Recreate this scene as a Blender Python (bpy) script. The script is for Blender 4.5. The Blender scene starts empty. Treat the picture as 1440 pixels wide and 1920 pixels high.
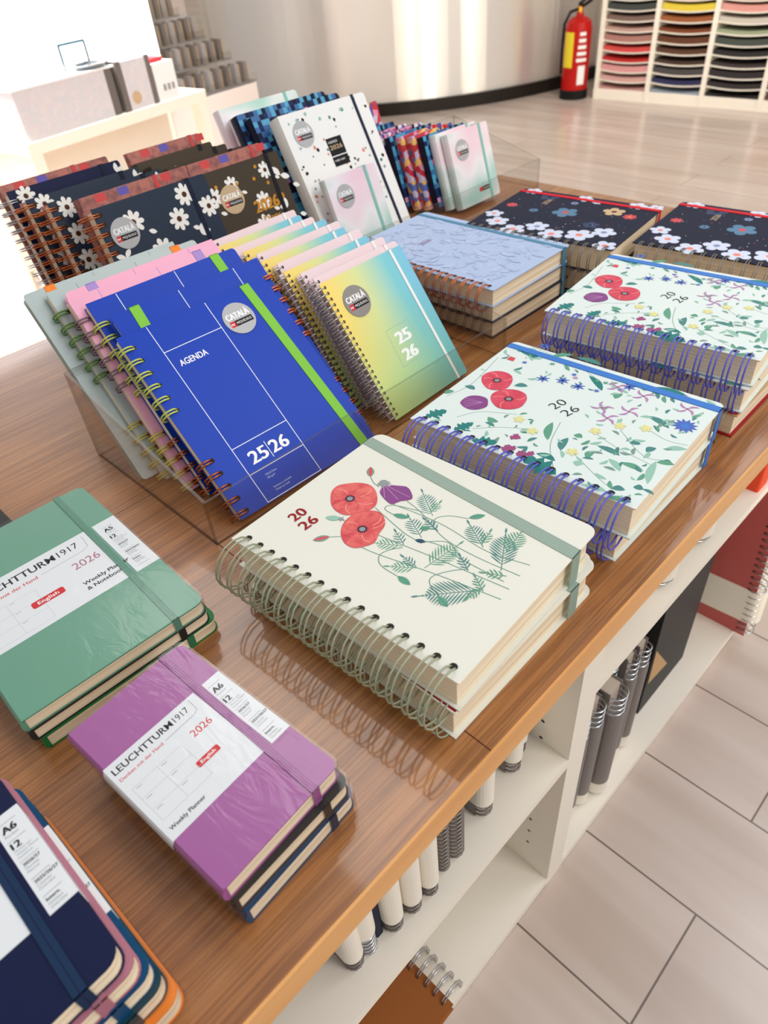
import bpy, math, random
from mathutils import Matrix, Vector
PI = math.pi
C = bpy.context.scene.collection
S = bpy.context.scene
rnd = random.Random(7)

# ------------------------------------------------------------------ camera
cd = bpy.data.cameras.new('camera'); cam = bpy.data.objects.new('camera', cd); C.objects.link(cam)
cam.matrix_world = Matrix(((0.7148, -0.41741, 0.56109, 0), (0.6953, 0.51019, -0.50622, 0), (-0.07496, 0.75198, 0.65491, 0.42868), (0, 0, 0, 1)))
cd.sensor_fit = 'VERTICAL'; cd.sensor_height = 36; cd.sensor_width = 27
cd.lens = 1331.88 / 1920 * 36
cd.clip_start = 0.02; cd.clip_end = 60
cd.dof.use_dof = True; cd.dof.focus_distance = 0.60; cd.dof.aperture_fstop = 9.0
S.camera = cam
# ------------------------------------------------------------------ view, world, lights
S.view_settings.view_transform = 'Standard'; S.view_settings.look = 'None'
S.view_settings.gamma = 1; S.view_settings.exposure = 0.36; S.view_settings.use_curve_mapping = False
w = bpy.data.worlds.new('shop_ambient'); S.world = w; w.use_nodes = True
w.node_tree.nodes['Background'].inputs[0].default_value = (1.0, 0.985, 0.97, 1)
w.node_tree.nodes['Background'].inputs[1].default_value = 0.42

def lamp(name, loc, size, power, color, target=None, sy=None, spread=PI):
    l = bpy.data.lights.new(name, 'AREA'); l.energy = power; l.color = color
    l.shape = 'RECTANGLE'; l.size = size; l.size_y = sy or size; l.spread = spread
    o = bpy.data.objects.new(name, l); C.objects.link(o); o.location = loc
    d = Vector(target if target else (loc[0], loc[1], loc[2] - 1)) - Vector(loc)
    o.rotation_euler = d.to_track_quat('-Z', 'Y').to_euler()
    return o
WARM = (1.0, 0.96, 0.91)
lamp('panel_lamp', (-1.75, .80, 2.1), 1.8, 13, WARM, sy=.56)
lamp('panel_lamp', (-1.0, 3.2, 2.1), 0.5, 5, WARM, sy=1.2)
lamp('panel_lamp', (.56, 2.4, 2.1), .9, 23, (0.90, 0.94, 1.0), sy=2.8)
lamp('panel_lamp', (1.9, 0.9, 1.9), 1.0, 26, (1.0, 0.97, 0.94), target=(-.3, .5, -.3), sy=1.6)  # side fill added on the aisle side to brighten the table front and shelves
lamp('display_spot', (-2.9, .9, 2.1), 1.0, 62, (1.0, 0.98, 0.96), sy=1.2, spread=1.15)
lamp('ceiling_spot', (-1.5, 3.4, 1.6), 0.4, 4, (1.0, 0.92, 0.82), target=(-1.9, 4.3, -0.5), sy=0.4, spread=1.6)
for x_, y_ in ((.5, 1.9), (1.18, 3.36), (.65, .65)):
    lamp('streak_lamp', (x_, y_, .5), 0.10, 3.2, (1.0, 0.90, 0.70), target=(-3.3, 3.75, .5), sy=2.0, spread=1.2)  # unseen upright lamps added so the curved wall mirrors them as bright streaks

# ------------------------------------------------------------------ materials
def lin(c):
    return tuple((x / 255 / 12.92) if x / 255 <= 0.04045 else ((x / 255 + 0.055) / 1.055) ** 2.4 for x in c) + (1,)
MATS = {}
def mat(name, rgb=None, rough=0.5, metal=0.0, spec=0.5, emit=0, coat=0):
    if name in MATS: return MATS[name]
    m = bpy.data.materials.new(name); m.use_nodes = True; MATS[name] = m
    b = m.node_tree.nodes['Principled BSDF']
    if rgb: b.inputs['Base Color'].default_value = lin(rgb)
    b.inputs['Roughness'].default_value = rough; b.inputs['Metallic'].default_value = metal
    b.inputs['Specular IOR Level'].default_value = spec; b.inputs['Coat Weight'].default_value = coat
    if emit:
        b.inputs['Emission Color'].default_value = lin(rgb); b.inputs['Emission Strength'].default_value = emit
    m.diffuse_color = lin(rgb or (128, 128, 128))
    return m
def nodes(m):
    nt = m.node_tree; return nt, nt.nodes, nt.links, nt.nodes['Principled BSDF']
def tex(m, scale=(1, 1, 1), kind='ShaderNodeTexNoise', loc=(0, 0, 0), rot=(0, 0, 0), **kw):
    nt, N, L, b = nodes(m)
    tc = N.new('ShaderNodeTexCoord'); mp = N.new('ShaderNodeMapping'); t = N.new(kind)
    mp.inputs['Scale'].default_value = scale; mp.inputs['Location'].default_value = loc; mp.inputs['Rotation'].default_value = rot
    L.new(tc.outputs['Object'], mp.inputs['Vector']); L.new(mp.outputs[0], t.inputs['Vector'])
    for k, v in kw.items(): t.inputs[k].default_value = v
    return t
def ramp(m, src, stops, interp='LINEAR'):
    nt, N, L, b = nodes(m); r = N.new('ShaderNodeValToRGB'); r.color_ramp.interpolation = interp
    e = r.color_ramp.elements
    while len(e) < len(stops): e.new(0.5)
    for x, (p, c) in zip(e, stops): x.position = p; x.color = lin(c)
    L.new(src, r.inputs[0]); return r
def base(m, out): m.node_tree.links.new(out, nodes(m)[3].inputs['Base Color'])
def bump(m, src, strength, dist=0.001):
    nt, N, L, b = nodes(m); u = N.new('ShaderNodeBump'); u.inputs['Strength'].default_value = strength; u.inputs['Distance'].default_value = dist
    L.new(src, u.inputs['Height']); L.new(u.outputs[0], b.inputs['Normal'])
def mixc(m, fac, a, b_, mode='MIX'):
    nt, N, L, b = nodes(m); x = N.new('ShaderNodeMix'); x.data_type = 'RGBA'; x.blend_type = mode
    for i, v in ((0, fac), (6, a), (7, b_)):
        if hasattr(v, 'links'): L.new(v, x.inputs[i])
        else: x.inputs[i].default_value = v
    return x.outputs[2]
def noisy(name, c1, c2, scale, rough=0.5, lo=0.35, hi=0.65, detail=3, **k):
    if name in MATS: return MATS[name]
    m = mat(name, c1, rough, **k); t = tex(m, scale if isinstance(scale, tuple) else (scale,) * 3, Scale=1.0, Detail=detail)
    base(m, ramp(m, t.outputs['Fac'], [(lo, c1), (hi, c2)]).outputs[0]); return m
def gradient(name, stops, axis=(1, 0, 0), length=0.12, off=0.0, rough=0.4):
    m = mat(name, stops[0][1], rough)
    nt, N, L, b = nodes(m); tc = N.new('ShaderNodeTexCoord'); d = N.new('ShaderNodeVectorMath'); d.operation = 'DOT_PRODUCT'
    d.inputs[1].default_value = tuple(a / length for a in axis); L.new(tc.outputs['Object'], d.inputs[0])
    a = N.new('ShaderNodeMath'); a.operation = 'ADD'; a.inputs[1].default_value = off; L.new(d.outputs['Value'], a.inputs[0])
    base(m, ramp(m, a.outputs[0], stops).outputs[0]); return m

def wood():
    m = mat('oak_veneer', (168, 112, 62), 0.38, coat=0.55); m.node_tree.nodes['Principled BSDF'].inputs['Coat Roughness'].default_value = 0.07
    g = tex(m, (55, 2.2, 20), Scale=1.0, Detail=6, Roughness=0.65, Distortion=0.4)
    c = ramp(m, g.outputs['Fac'], [(0.25, (142, 88, 44)), (0.5, (170, 113, 60)), (0.75, (190, 134, 78))])
    f = tex(m, (420, 9, 60), Scale=1.0, Detail=2)
    d = ramp(m, f.outputs['Fac'], [(0.42, (108, 74, 48)), (0.58, (255, 255, 255))])
    big = tex(m, (3.2, 1.2, 1), Scale=1.0, Detail=1)
    e = ramp(m, big.outputs['Fac'], [(0.3, (225, 205, 190)), (0.7, (255, 255, 255))])
    x = mixc(m, 0.38, c.outputs[0], d.outputs[0], 'MULTIPLY')
    base(m, mixc(m, 1.0, x, e.outputs[0], 'MULTIPLY')); bump(m, f.outputs['Fac'], 0.12, 0.0004)
wood()
noisy('oak_edging', (232, 172, 104), (218, 154, 84), (30, 3, 30), 0.4)
def floor_mat():
    m = mat('floor_planks', (186, 172, 164), 0.36, coat=0.5); nodes(m)[3].inputs['Coat Roughness'].default_value = 0.16
    br = tex(m, (1, 1, 1), 'ShaderNodeTexBrick', loc=(1.402, -0.324 + 0.168 * 40, 0), Scale=1.0)
    br.offset = 0.42
    for k, v in (('Color1', lin((216, 200, 190))), ('Color2', lin((206, 190, 180))), ('Mortar', lin((112, 96, 84))), ('Mortar Size', 0.0014), ('Brick Width', 2.4), ('Row Height', 0.168), ('Mortar Smooth', 0.1)):
        br.inputs[k].default_value = v
    g = tex(m, (1.8, 14, 1), Scale=1.0, Detail=4)
    r = ramp(m, g.outputs['Fac'], [(0.3, (228, 222, 216)), (0.7, (255, 255, 255))])
    base(m, mixc(m, 1.0, br.outputs['Color'], r.outputs[0], 'MULTIPLY'))
floor_mat()
mat('white_board', (243, 235, 220), 0.45); mat('peg_dark', (60, 50, 40), 0.6)
def pages(name, c1, c2):
    m = mat(name, c1, 0.8, spec=0.1); t = tex(m, (3, 3, 900), Scale=1.0, Detail=1)
    base(m, ramp(m, t.outputs['Fac'], [(0.35, c2), (0.6, c1)]).outputs[0]); bump(m, t.outputs['Fac'], 0.3, 0.0004)
pages('cream_pages', (250, 236, 208), (228, 206, 174)); pages('grey_pages', (206, 192, 178), (160, 145, 132))
def acrylic(name, tint, spec=0.35, rough=0.02, bumpy=False, lo=0.03):
    m = bpy.data.materials.new(name); m.use_nodes = True; MATS[name] = m
    nt = m.node_tree; N, L = nt.nodes, nt.links; N.clear()
    o = N.new('ShaderNodeOutputMaterial'); mx = N.new('ShaderNodeMixShader'); t = N.new('ShaderNodeBsdfTransparent'); g = N.new('ShaderNodeBsdfGlossy')
    t.inputs[0].default_value = tint + (1,); g.inputs['Roughness'].default_value = rough
    lw = N.new('ShaderNodeLayerWeight'); lw.inputs['Blend'].default_value = 0.5; pw = N.new('ShaderNodeMath'); pw.operation = 'POWER'; pw.inputs[1].default_value = 4.0; L.new(lw.outputs['Facing'], pw.inputs[0])
    s = N.new('ShaderNodeMath'); s.operation = 'MULTIPLY_ADD'; s.inputs[1].default_value = spec; s.inputs[2].default_value = lo
    L.new(pw.outputs[0], s.inputs[0]); L.new(s.outputs[0], mx.inputs[0]); L.new(t.outputs[0], mx.inputs[1]); L.new(g.outputs[0], mx.inputs[2]); L.new(mx.outputs[0], o.inputs[0])
    if bumpy:
        tc = N.new('ShaderNodeTexCoord'); mp = N.new('ShaderNodeMapping'); mp.inputs['Scale'].default_value = (55, 22, 55); mp.inputs['Rotation'].default_value = (0, 0, 0.7)
        n = N.new('ShaderNodeTexNoise'); n.inputs['Scale'].default_value = 1.0; n.inputs['Detail'].default_value = 3; n.inputs['Distortion'].default_value = 1.5
        b = N.new('ShaderNodeBump'); b.inputs['Strength'].default_value = 0.5; b.inputs['Distance'].default_value = 0.0010
        L.new(tc.outputs['Object'], mp.inputs[0]); L.new(mp.outputs[0], n.inputs['Vector']); L.new(n.outputs[0], b.inputs['Height']); L.new(b.outputs[0], g.inputs['Normal']); L.new(b.outputs[0], lw.inputs['Normal'])
acrylic('clear_acrylic', (0.95, 0.95, 0.945), 0.6, lo=0.045); acrylic('acrylic_edge', (0.74, 0.73, 0.71), 0.5, 0.35, lo=0.05)
acrylic('plastic_film', (0.99, 0.99, 0.99), 0.6, 0.14, True, 0.03)
K = {}
for n, c, r_ in (('ivory', (224, 224, 212), .5), ('white', (238, 238, 236), .5), ('white_print', (244, 244, 244), .5), ('black', (22, 22, 24), .5), ('ink', (42, 46, 50), .6), ('ink_grey', (140, 146, 150), .6), ('line_grey', (176, 180, 184), .6),
    ('dark_red', (150, 20, 28), .5), ('red_print', (206, 40, 48), .5), ('band_white', (222, 226, 230), .45), ('sage_stripe', (152, 172, 158), .7), ('sage_dark', (122, 144, 132), .7), ('sage_wire', (158, 162, 136), .35),
    ('blue_wire', (84, 88, 190), .3), ('agenda_blue', (28, 66, 178), .38), ('agenda_pink', (236, 168, 196), .4), ('agenda_grey', (176, 190, 190), .4), ('lime_band', (124, 196, 52), .6), ('orange_band', (240, 132, 20), .6), ('lilac_band', (166, 138, 206), .6),
    ('sticker_grey', (176, 176, 178), .35), ('sticker_dark', (138, 132, 128), .35), ('mint_cover', (216, 227, 224), .45), ('azure_band', (52, 118, 200), .6), ('orchid', (158, 84, 150), .42), ('orchid_dark', (128, 64, 122), .5), ('sage_green', (96, 152, 128), .42), ('sage_green_dark', (72, 118, 104), .5),
    ('navy', (14, 24, 62), .5), ('navy_band', (20, 46, 78), .6), ('teal_dark', (22, 62, 74), .4), ('forest', (34, 120, 60), .4), ('mauve', (170, 108, 126), .5), ('charcoal', (48, 46, 46), .5), ('orange', (236, 128, 30), .45), ('peacock', (16, 70, 110), .25),
    ('powder_pink', (236, 212, 216), .4), ('periwinkle', (170, 188, 220), .5), ('peri_dark', (120, 136, 176), .5), ('peri_light', (196, 210, 234), .5), ('steel_blue_band', (72, 132, 164), .6), ('night', (22, 28, 52), .6), ('red_band', (206, 30, 44), .6),
    ('flower_white', (240, 238, 232), .5), ('flower_blue', (70, 118, 152), .5), ('flower_red', (200, 62, 64), .5), ('flower_tan', (196, 168, 130), .5), ('flower_navy', (44, 64, 96), .5), ('seed_brown', (84, 44, 26), .5), ('cafe_cover', (68, 58, 46), .45), ('slate_cover', (40, 52, 70), .45),
    ('poppy_light', (236, 140, 128), .55), ('pale_blossom', (204, 212, 232), .5), ('coral', (226, 126, 108), .5), ('leaf_green', (86, 152, 124), .5), ('leaf_dark', (62, 128, 124), .5), ('leaf_pale', (142, 188, 170), .5), ('stem_green', (112, 148, 134), .5), ('peri_pale', (180, 196, 226), .5), ('peri_line', (128, 146, 190), .5), ('teal_leaf', (44, 124, 120), .5), ('purple_petal', (128, 58, 128), .5), ('purple_pale', (178, 128, 178), .5), ('petal_red', (208, 66, 78), .5),
    ('cornflower', (62, 98, 184), .5), ('pale_yellow', (218, 214, 146), .5), ('magenta', (152, 62, 116), .5), ('hole', (40, 40, 36), .7), ('yellow_label', (232, 208, 30), .5), ('ext_red', (180, 22, 18), .25), ('rubber', (20, 20, 20), .6),
    ('brick_tab', (170, 104, 92), .6), ('red_tab', (196, 60, 62), .6), ('violet_tab', (88, 78, 168), .6), ('grey_cover', (128, 120, 116), .5), ('kraft', (196, 158, 110), .7), ('brown_cover', (150, 88, 42), .55), ('brick_cover', (192, 88, 84), .5), ('label_orange', (232, 70, 24), .6), ('beige_panel', (216, 205, 188), .6), ('peach_panel', (232, 220, 214), .6), ('slot_grey', (150, 146, 146), .5), ('card_dark', (110, 102, 98), .5), ('pixel_sky', (76, 160, 200), .5), ('pixel_mid', (44, 100, 160), .5), ('pixel_dark', (24, 42, 88), .5), ('pixel_pink', (214, 142, 190), .5), ('teal_elastic', (126, 190, 180), .5), ('skirting_dark', (34, 28, 24), .35), ('pink_heart', (214, 150, 190), .5)):
    mat(n, c, r_, spec=.18 if sum(c) < 300 else .5)
mat('gold_foil', (240, 170, 70), .22, 1.0); mat('copper_wire', (192, 104, 54), .30, .85); mat('silver_wire', (190, 190, 194), .22, .9); mat('white_wire', (222, 222, 224), .3, .3); mat('steel_dark', (128, 120, 114), .35, .5); mat('lime_wire', (196, 206, 92), .35); mat('green_wire', (96, 140, 50), .35); mat('mauve_wire', (122, 96, 110), .35); mat('yellow_wire', (206, 196, 84), .35); mat('orange_wire', (216, 110, 44), .3, .4); mat('chrome', (200, 205, 210), .15, 1.0)
noisy('poppy_petal', (226, 104, 100), (198, 52, 66), 70, .55); noisy('poppy_inner', (226, 108, 100), (206, 70, 74), 120, .55)
noisy('pink_poppy', (214, 70, 96), (200, 50, 78), 90, .55)
noisy('watercolour', (168, 212, 204), (240, 206, 220), (7, 9, 7), .4, .38, .62, 2)
def wc():
    m = MATS['watercolour']; nt, N, L, b = nodes(m)
    for n in N:
        if n.type == 'VALTORGB':
            e = n.color_ramp.elements.new(0.5); e.color = lin((236, 234, 238))
wc()
gradient('rainbow_cover', [(0.0, (250, 214, 96)), (0.38, (214, 222, 150)), (0.72, (120, 200, 208)), (1.0, (120, 190, 222))], (1, 0.0, 0), 0.13)
def rainbow():
    m = MATS['rainbow_cover']; nt, N, L, b = nodes(m)
    src = b.inputs['Base Color'].links[0].from_socket
    tc = N.new('ShaderNodeTexCoord'); sx = N.new('ShaderNodeSeparateXYZ'); L.new(tc.outputs['Object'], sx.inputs[0])
    mr = N.new('ShaderNodeMapRange'); mr.inputs['From Min'].default_value = 0.12; mr.inputs['From Max'].default_value = 0.03; L.new(sx.outputs[1], mr.inputs[0])
    mr.inputs['To Max'].default_value = 0.8
    r2 = N.new('ShaderNodeValToRGB'); r2.color_ramp.elements[0].color = lin((190, 222, 140)); r2.color_ramp.elements[1].color = lin((100, 178, 170))
    d = N.new('ShaderNodeMath'); d.operation = 'DIVIDE'; d.inputs[1].default_value = 0.125; L.new(sx.outputs[0], d.inputs[0]); L.new(d.outputs[0], r2.inputs[0])
    base(m, mixc(m, mr.outputs[0], src, r2.outputs[0]))
rainbow()
def vor(name, cols, scale, rough=.5):
    m = mat(name, cols[0], rough); t = tex(m, (scale,) * 3, 'ShaderNodeTexVoronoi', Scale=1.0)
    sx = m.node_tree.nodes.new('ShaderNodeSeparateColor'); m.node_tree.links.new(t.outputs['Color'], sx.inputs[0])
    base(m, ramp(m, sx.outputs[0], [(i / len(cols), c) for i, c in enumerate(cols)], 'CONSTANT').outputs[0])
vor('confetti_floral', [(196, 56, 60), (232, 190, 110), (200, 190, 220), (60, 70, 150), (226, 140, 170), (190, 40, 60), (90, 110, 180)], 105)
vor('heart_floral', [(60, 56, 120), (220, 150, 190), (190, 60, 90), (230, 220, 230), (150, 110, 170)], 150)
vor('glitter_paper', [(212, 204, 208), (208, 204, 210), (214, 206, 206), (207, 206, 209), (216, 208, 212)], 90)
noisy('brick_floral', (172, 108, 96), (128, 74, 72), 120, .6)
def wall():
    m = mat('brushed_wall', (236, 231, 226), 0.28, 0.6)
    nt, N, L, b = nodes(m); b.inputs['Anisotropic'].default_value = 0.95; b.inputs['Anisotropic Rotation'].default_value = 0.25
    tg = N.new('ShaderNodeTangent'); tg.direction_type = 'RADIAL'; tg.axis = 'Z'; L.new(tg.outputs[0], b.inputs['Tangent'])
wall()
mat('light_panel', (250, 250, 255), .5, emit=1.1)

# ------------------------------------------------------------------ mesh builder
class MB:
    def __init__(s): s.v = []; s.f = []; s.m = []; s.names = []; s.z = 0.0
    def mi(s, n):
        if n not in s.names: s.names.append(n)
        return s.names.index(n)
    def face(s, pts, mt):
        i = len(s.v); s.v += [tuple(p) for p in pts]; s.f.append(tuple(range(i, i + len(pts)))); s.m.append(s.mi(mt))
    def box(s, x0, x1, y0, y1, z0, z1, mt):
        s.prism([(x0, y0), (x1, y0), (x1, y1), (x0, y1)], z0, z1, mt)
    def prism(s, out, z0, z1, mt, side=None):
        n = len(out); i = len(s.v)
        s.v += [(x, y, z0) for x, y in out] + [(x, y, z1) for x, y in out]
        s.f.append(tuple(range(i + n - 1, i - 1, -1))); s.f.append(tuple(range(i + n, i + 2 * n))); s.m += [s.mi(mt)] * 2
        for k in range(n):
            q = (k + 1) % n; s.f.append((i + k, i + q, i + n + q, i + n + k)); s.m.append(s.mi(side or mt))
    def tube(s, path, r, mt, n=6, closed=False, cap=True):
        P = [Vector(p) for p in path]; base_i = len(s.v); k = len(P); prev = None
        for i, p in enumerate(P):
            a = P[(i - 1) % k] if (closed or i > 0) else p; b = P[(i + 1) % k] if (closed or i < k - 1) else p
            t = (b - a).normalized()
            if prev is None:
                u = t.cross(Vector((0, 0, 1)))
                if u.length < 0.1: u = t.cross(Vector((0, 1, 0)))
            else: u = prev - t * prev.dot(t)
            u.normalize(); prev = u; v = t.cross(u)
            for j in range(n):
                c = 2 * PI * j / n; s.v.append(tuple(p + (u * math.cos(c) + v * math.sin(c)) * (r[i] if isinstance(r, (list, tuple)) else r)))
        for i in range(k if closed else k - 1):
            for j in range(n):
                a = base_i + i * n + j; b = base_i + i * n + (j + 1) % n; c = base_i + ((i + 1) % k) * n + (j + 1) % n; d = base_i + ((i + 1) % k) * n + j
                s.f.append((a, b, c, d)); s.m.append(s.mi(mt))
        if cap and not closed:
            s.f.append(tuple(base_i + j for j in range(n))[::-1]); s.f.append(tuple(base_i + (k - 1) * n + j for j in range(n))); s.m += [s.mi(mt)] * 2
    # --- flat printing on a cover: s.z is the print height, each call sits a hair above the last
    def up(s): s.z += 1.1e-6; return s.z
    def flat(s, pts, mt):
        z = s.up(); s.face([(x, y, z) for x, y in pts], mt)
    def smooth(s, pts, mt, sub=3): s.flat(crom(pts, sub), mt)
    def disc(s, x, y, r, mt, n=14, ry=None):
        s.flat([(x + r * math.cos(2 * PI * i / n), y + (ry or r) * math.sin(2 * PI * i / n)) for i in range(n)], mt)
    def rect(s, x0, y0, x1, y1, mt): s.flat([(x0, y0), (x1, y0), (x1, y1), (x0, y1)], mt)
    def stroke(s, pts, wd, mt, taper=False, closed=False):
        P = [Vector(p) for p in pts]; z = s.up(); i0 = len(s.v); n = len(P)
        for i, p in enumerate(P):
            a = P[(i - 1) % n] if closed else P[max(i - 1, 0)]; b = P[(i + 1) % n] if closed else P[min(i + 1, n - 1)]
            t = b - a
            if t.length < 1e-9: t = Vector((1, 0))
            t.normalize(); q = Vector((-t.y, t.x)) * wd / 2 * ((1 - i / n * 0.8) if taper else 1)
            s.v += [(p.x + q.x, p.y + q.y, z), (p.x - q.x, p.y - q.y, z)]
        for i in range(n if closed else n - 1):
            a = i0 + 2 * i; b = i0 + 2 * ((i + 1) % n); s.f.append((a, a + 1, b + 1, b)); s.m.append(s.mi(mt))
    def flower(s, x, y, r, mt, n=6, cm=None, rot=0, inner=0.5):
        pts = []
        for i in range(n * 6):
            a = 2 * PI * i / (n * 6); k = abs(math.cos(a * n / 2)); pts.append((x + r * (inner + (1 - inner) * k ** 0.7) * math.cos(a + rot), y + r * (inner + (1 - inner) * k ** 0.7) * math.sin(a + rot)))
        s.flat(pts, mt)
        if cm: s.disc(x, y, r * 0.26, cm, 8)
    def star(s, x, y, r, n, mt, k=0.35, rot=0):
        s.flat([(x + r * (1 if i % 2 == 0 else k) * math.cos(PI * i / n + rot), y + r * (1 if i % 2 == 0 else k) * math.sin(PI * i / n + rot)) for i in range(2 * n)], mt)
    def leaf(s, a, b, wd, mt, bend=0.0):
        a = Vector(a); b = Vector(b); d = b - a; q = Vector((-d.y, d.x)).normalized(); L_ = []; R_ = []
        for i in range(7):
            t = i / 6; c = a + d * t + q * bend * math.sin(PI * t); h = wd / 2 * math.sin(PI * min(t * 1.0, 1)) ** 0.8
            L_.append(c + q * h); R_.append(c - q * h)
        s.flat([tuple(p) for p in L_ + R_[-2:0:-1]], mt)
    def fern(s, a, b, mt):
        a = Vector(a); b = Vector(b); b = a + (b - a) * 1.2; d = b - a; k = max(4, int(d.length / .0034)); Ln = d.length; q = Vector((-d.y, d.x)).normalized(); u = d.normalized()
        s.stroke([a, b], 0.0006, mt)
        for i in range(k):
            t = 0.15 + 0.8 * i / k; c = a + d * t; l = Ln * 0.34 * math.sin(PI * min(1, (t + 0.15))) + 0.0015
            for sg in (1, -1): s.leaf(c, c + (u * 0.8 + q * sg * .9) * l * 0.8, min(l * 0.17, .0009) + 0.0002, mt)
        s.leaf(b - u * 0.002, b + u * 0.004, 0.0016, mt)
    def oak(s, a, b, mt, wd=0.7):
        a = Vector(a); b = Vector(b); d = b - a; q = Vector((-d.y, d.x)) * wd * 0.5; pts = []
        prof = [(0, .05), (.15, .5), (.25, .25), (.38, 1), (.5, .45), (.62, .9), (.72, .4), (.85, .5), (1, 0)]
        for t, h in prof: pts.append(tuple(a + d * t + q * h))
        for t, h in prof[-2::-1]: pts.append(tuple(a + d * t - q * h))
        s.flat(crom(pts, 2), mt)
    def text(s, st, x0, y0, h, mt, x1=None, bold=0.0, rot=0.0, align='L'):
        V, F, wd, cap = glyphs(st, bold); sc = h / cap; sx = sc if x1 is None else (x1 - x0) / wd
        ox = 0 if align == 'L' else -wd * sx / 2
        c, sn = math.cos(rot), math.sin(rot)
        for sh in ((-1, -.33, .33, 1) if bold > .008 else (0,)):
            z = s.up(); i0 = len(s.v); dxs = sh * (bold - .004) * 1.5 * sc
            for x, y in V:
                X = x * sx + ox + dxs; Y = y * sc; s.v.append((x0 + X * c - Y * sn, y0 + X * sn + Y * c, z))
            for f in F: s.f.append(tuple(i0 + k for k in f)); s.m.append(s.mi(mt))
    def mesh(s, name, shade=False):
        me = bpy.data.meshes.new(name); me.from_pydata(s.v, [], s.f)
        for n in s.names: me.materials.append(MATS[n])
        me.polygons.foreach_set('material_index', s.m)
        if shade: me.polygons.foreach_set('use_smooth', [True] * len(s.f))
        me.update(); return me
def crom(P, sub=3):
    n = len(P); o = []
    for i in range(n):
        a, b, c, d = (Vector(P[(i + k) % n]) for k in (-1, 0, 1, 2))
        for j in range(sub):
            t = j / sub; o.append(tuple(0.5 * ((2 * b) + (c - a) * t + (2 * a - 5 * b + 4 * c - d) * t * t + (3 * b - a - 3 * c + d) * t ** 3)))
    return o
def openc(P, sub=5):
    P = [Vector(p) for p in P]; Q = [P[0] * 2 - P[1]] + P + [P[-1] * 2 - P[-2]]; o = []
    for i in range(1, len(Q) - 2):
        a, b, c, d = Q[i - 1:i + 3]
        for j in range(sub):
            t = j / sub; o.append(0.5 * ((2 * b) + (c - a) * t + (2 * a - 5 * b + 4 * c - d) * t * t + (3 * b - a - 3 * c + d) * t ** 3))
    return o + [P[-1]]
_G = {}
def _raw(st, bold):
    cu = bpy.data.curves.new('t', 'FONT'); cu.body = st; cu.size = 1; cu.offset = bold; cu.resolution_u = 3; cu.fill_mode = 'FRONT'
    ob = bpy.data.objects.new('t', cu); me = bpy.data.meshes.new_from_object(ob)
    V = [(v.co.x, v.co.y) for v in me.vertices]; F = [tuple(p.vertices) for p in me.polygons]
    bpy.data.objects.remove(ob); bpy.data.curves.remove(cu); bpy.data.meshes.remove(me); return V, F
def glyphs(st, bold=0.0):
    k = (st, bold)
    if k not in _G:
        if 'cap' not in _G: _G['cap'] = max(v[1] for v in _raw('H', 0)[0])
        V, F = _raw(st, min(bold, .008))
        x0 = min(v[0] for v in V); wd = max(v[0] for v in V) - x0
        _G[k] = ([(x - x0, y) for x, y in V], F, wd, _G['cap'])
    return _G[k]
def rrect(x0, y0, x1, y1, r, corners=(1, 1, 1, 1)):
    o = []
    for (cx, cy, a0, on) in ((x0 + r, y0 + r, PI, corners[0]), (x1 - r, y0 + r, 1.5 * PI, corners[1]), (x1 - r, y1 - r, 0, corners[2]), (x0 + r, y1 - r, .5 * PI, corners[3])):
        if on: o += [(cx + r * math.cos(a0 + PI / 2 * i / 5), cy + r * math.sin(a0 + PI / 2 * i / 5)) for i in range(6)]
        else: o.append((cx + (r if cx > (x0 + x1) / 2 else -r), cy + (r if cy > (y0 + y1) / 2 else -r)))
    return o

# ------------------------------------------------------------------ objects
def thing(name, label, cat, M=None, group=None):
    o = bpy.data.objects.new(name, None); C.objects.link(o); o.empty_display_size = 0.02
    if M is not None: o.matrix_world = M
    o['label'] = label; o['category'] = cat
    if group: o['group'] = group
    return o
def part(parent, name, mesh, label=None):
    o = bpy.data.objects.new(name, mesh); C.objects.link(o); o.parent = parent
    if label: o['label'] = label
    return o
def struct(name, mb):
    o = bpy.data.objects.new(name, mb.mesh(name)); C.objects.link(o); o['kind'] = 'structure'; return o
def single(name, mb, label, cat, M=None, group=None, shade=False):
    o = bpy.data.objects.new(name, mb.mesh(name, shade)); C.objects.link(o)
    if M is not None: o.matrix_world = M
    o['label'] = label; o['category'] = cat
    if group: o['group'] = group
    return o
def frame(x, y, z, yaw, tilt=0.0, dx=0, dy=0):
    """book space: x along the width, y up the page, z out of the front cover; tilt is the lean above the horizontal"""
    u = Vector((math.cos(yaw), math.sin(yaw), 0)); b = Vector((-math.sin(yaw), math.cos(yaw), 0))
    v = b * math.cos(tilt) + Vector((0, 0, 1)) * math.sin(tilt); n = u.cross(v)
    o = Vector((x, y, z)) + u * dx + v * dy
    return Matrix(((u.x, v.x, n.x, o.x), (u.y, v.y, n.y, o.y), (u.z, v.z, n.z, o.z), (0, 0, 0, 1)))
CACHE = {}
def cached(key, fn, shade=False):
    if key not in CACHE: CACHE[key] = fn().mesh(key if isinstance(key, str) else str(key[0]), shade)
    return CACHE[key]
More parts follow.
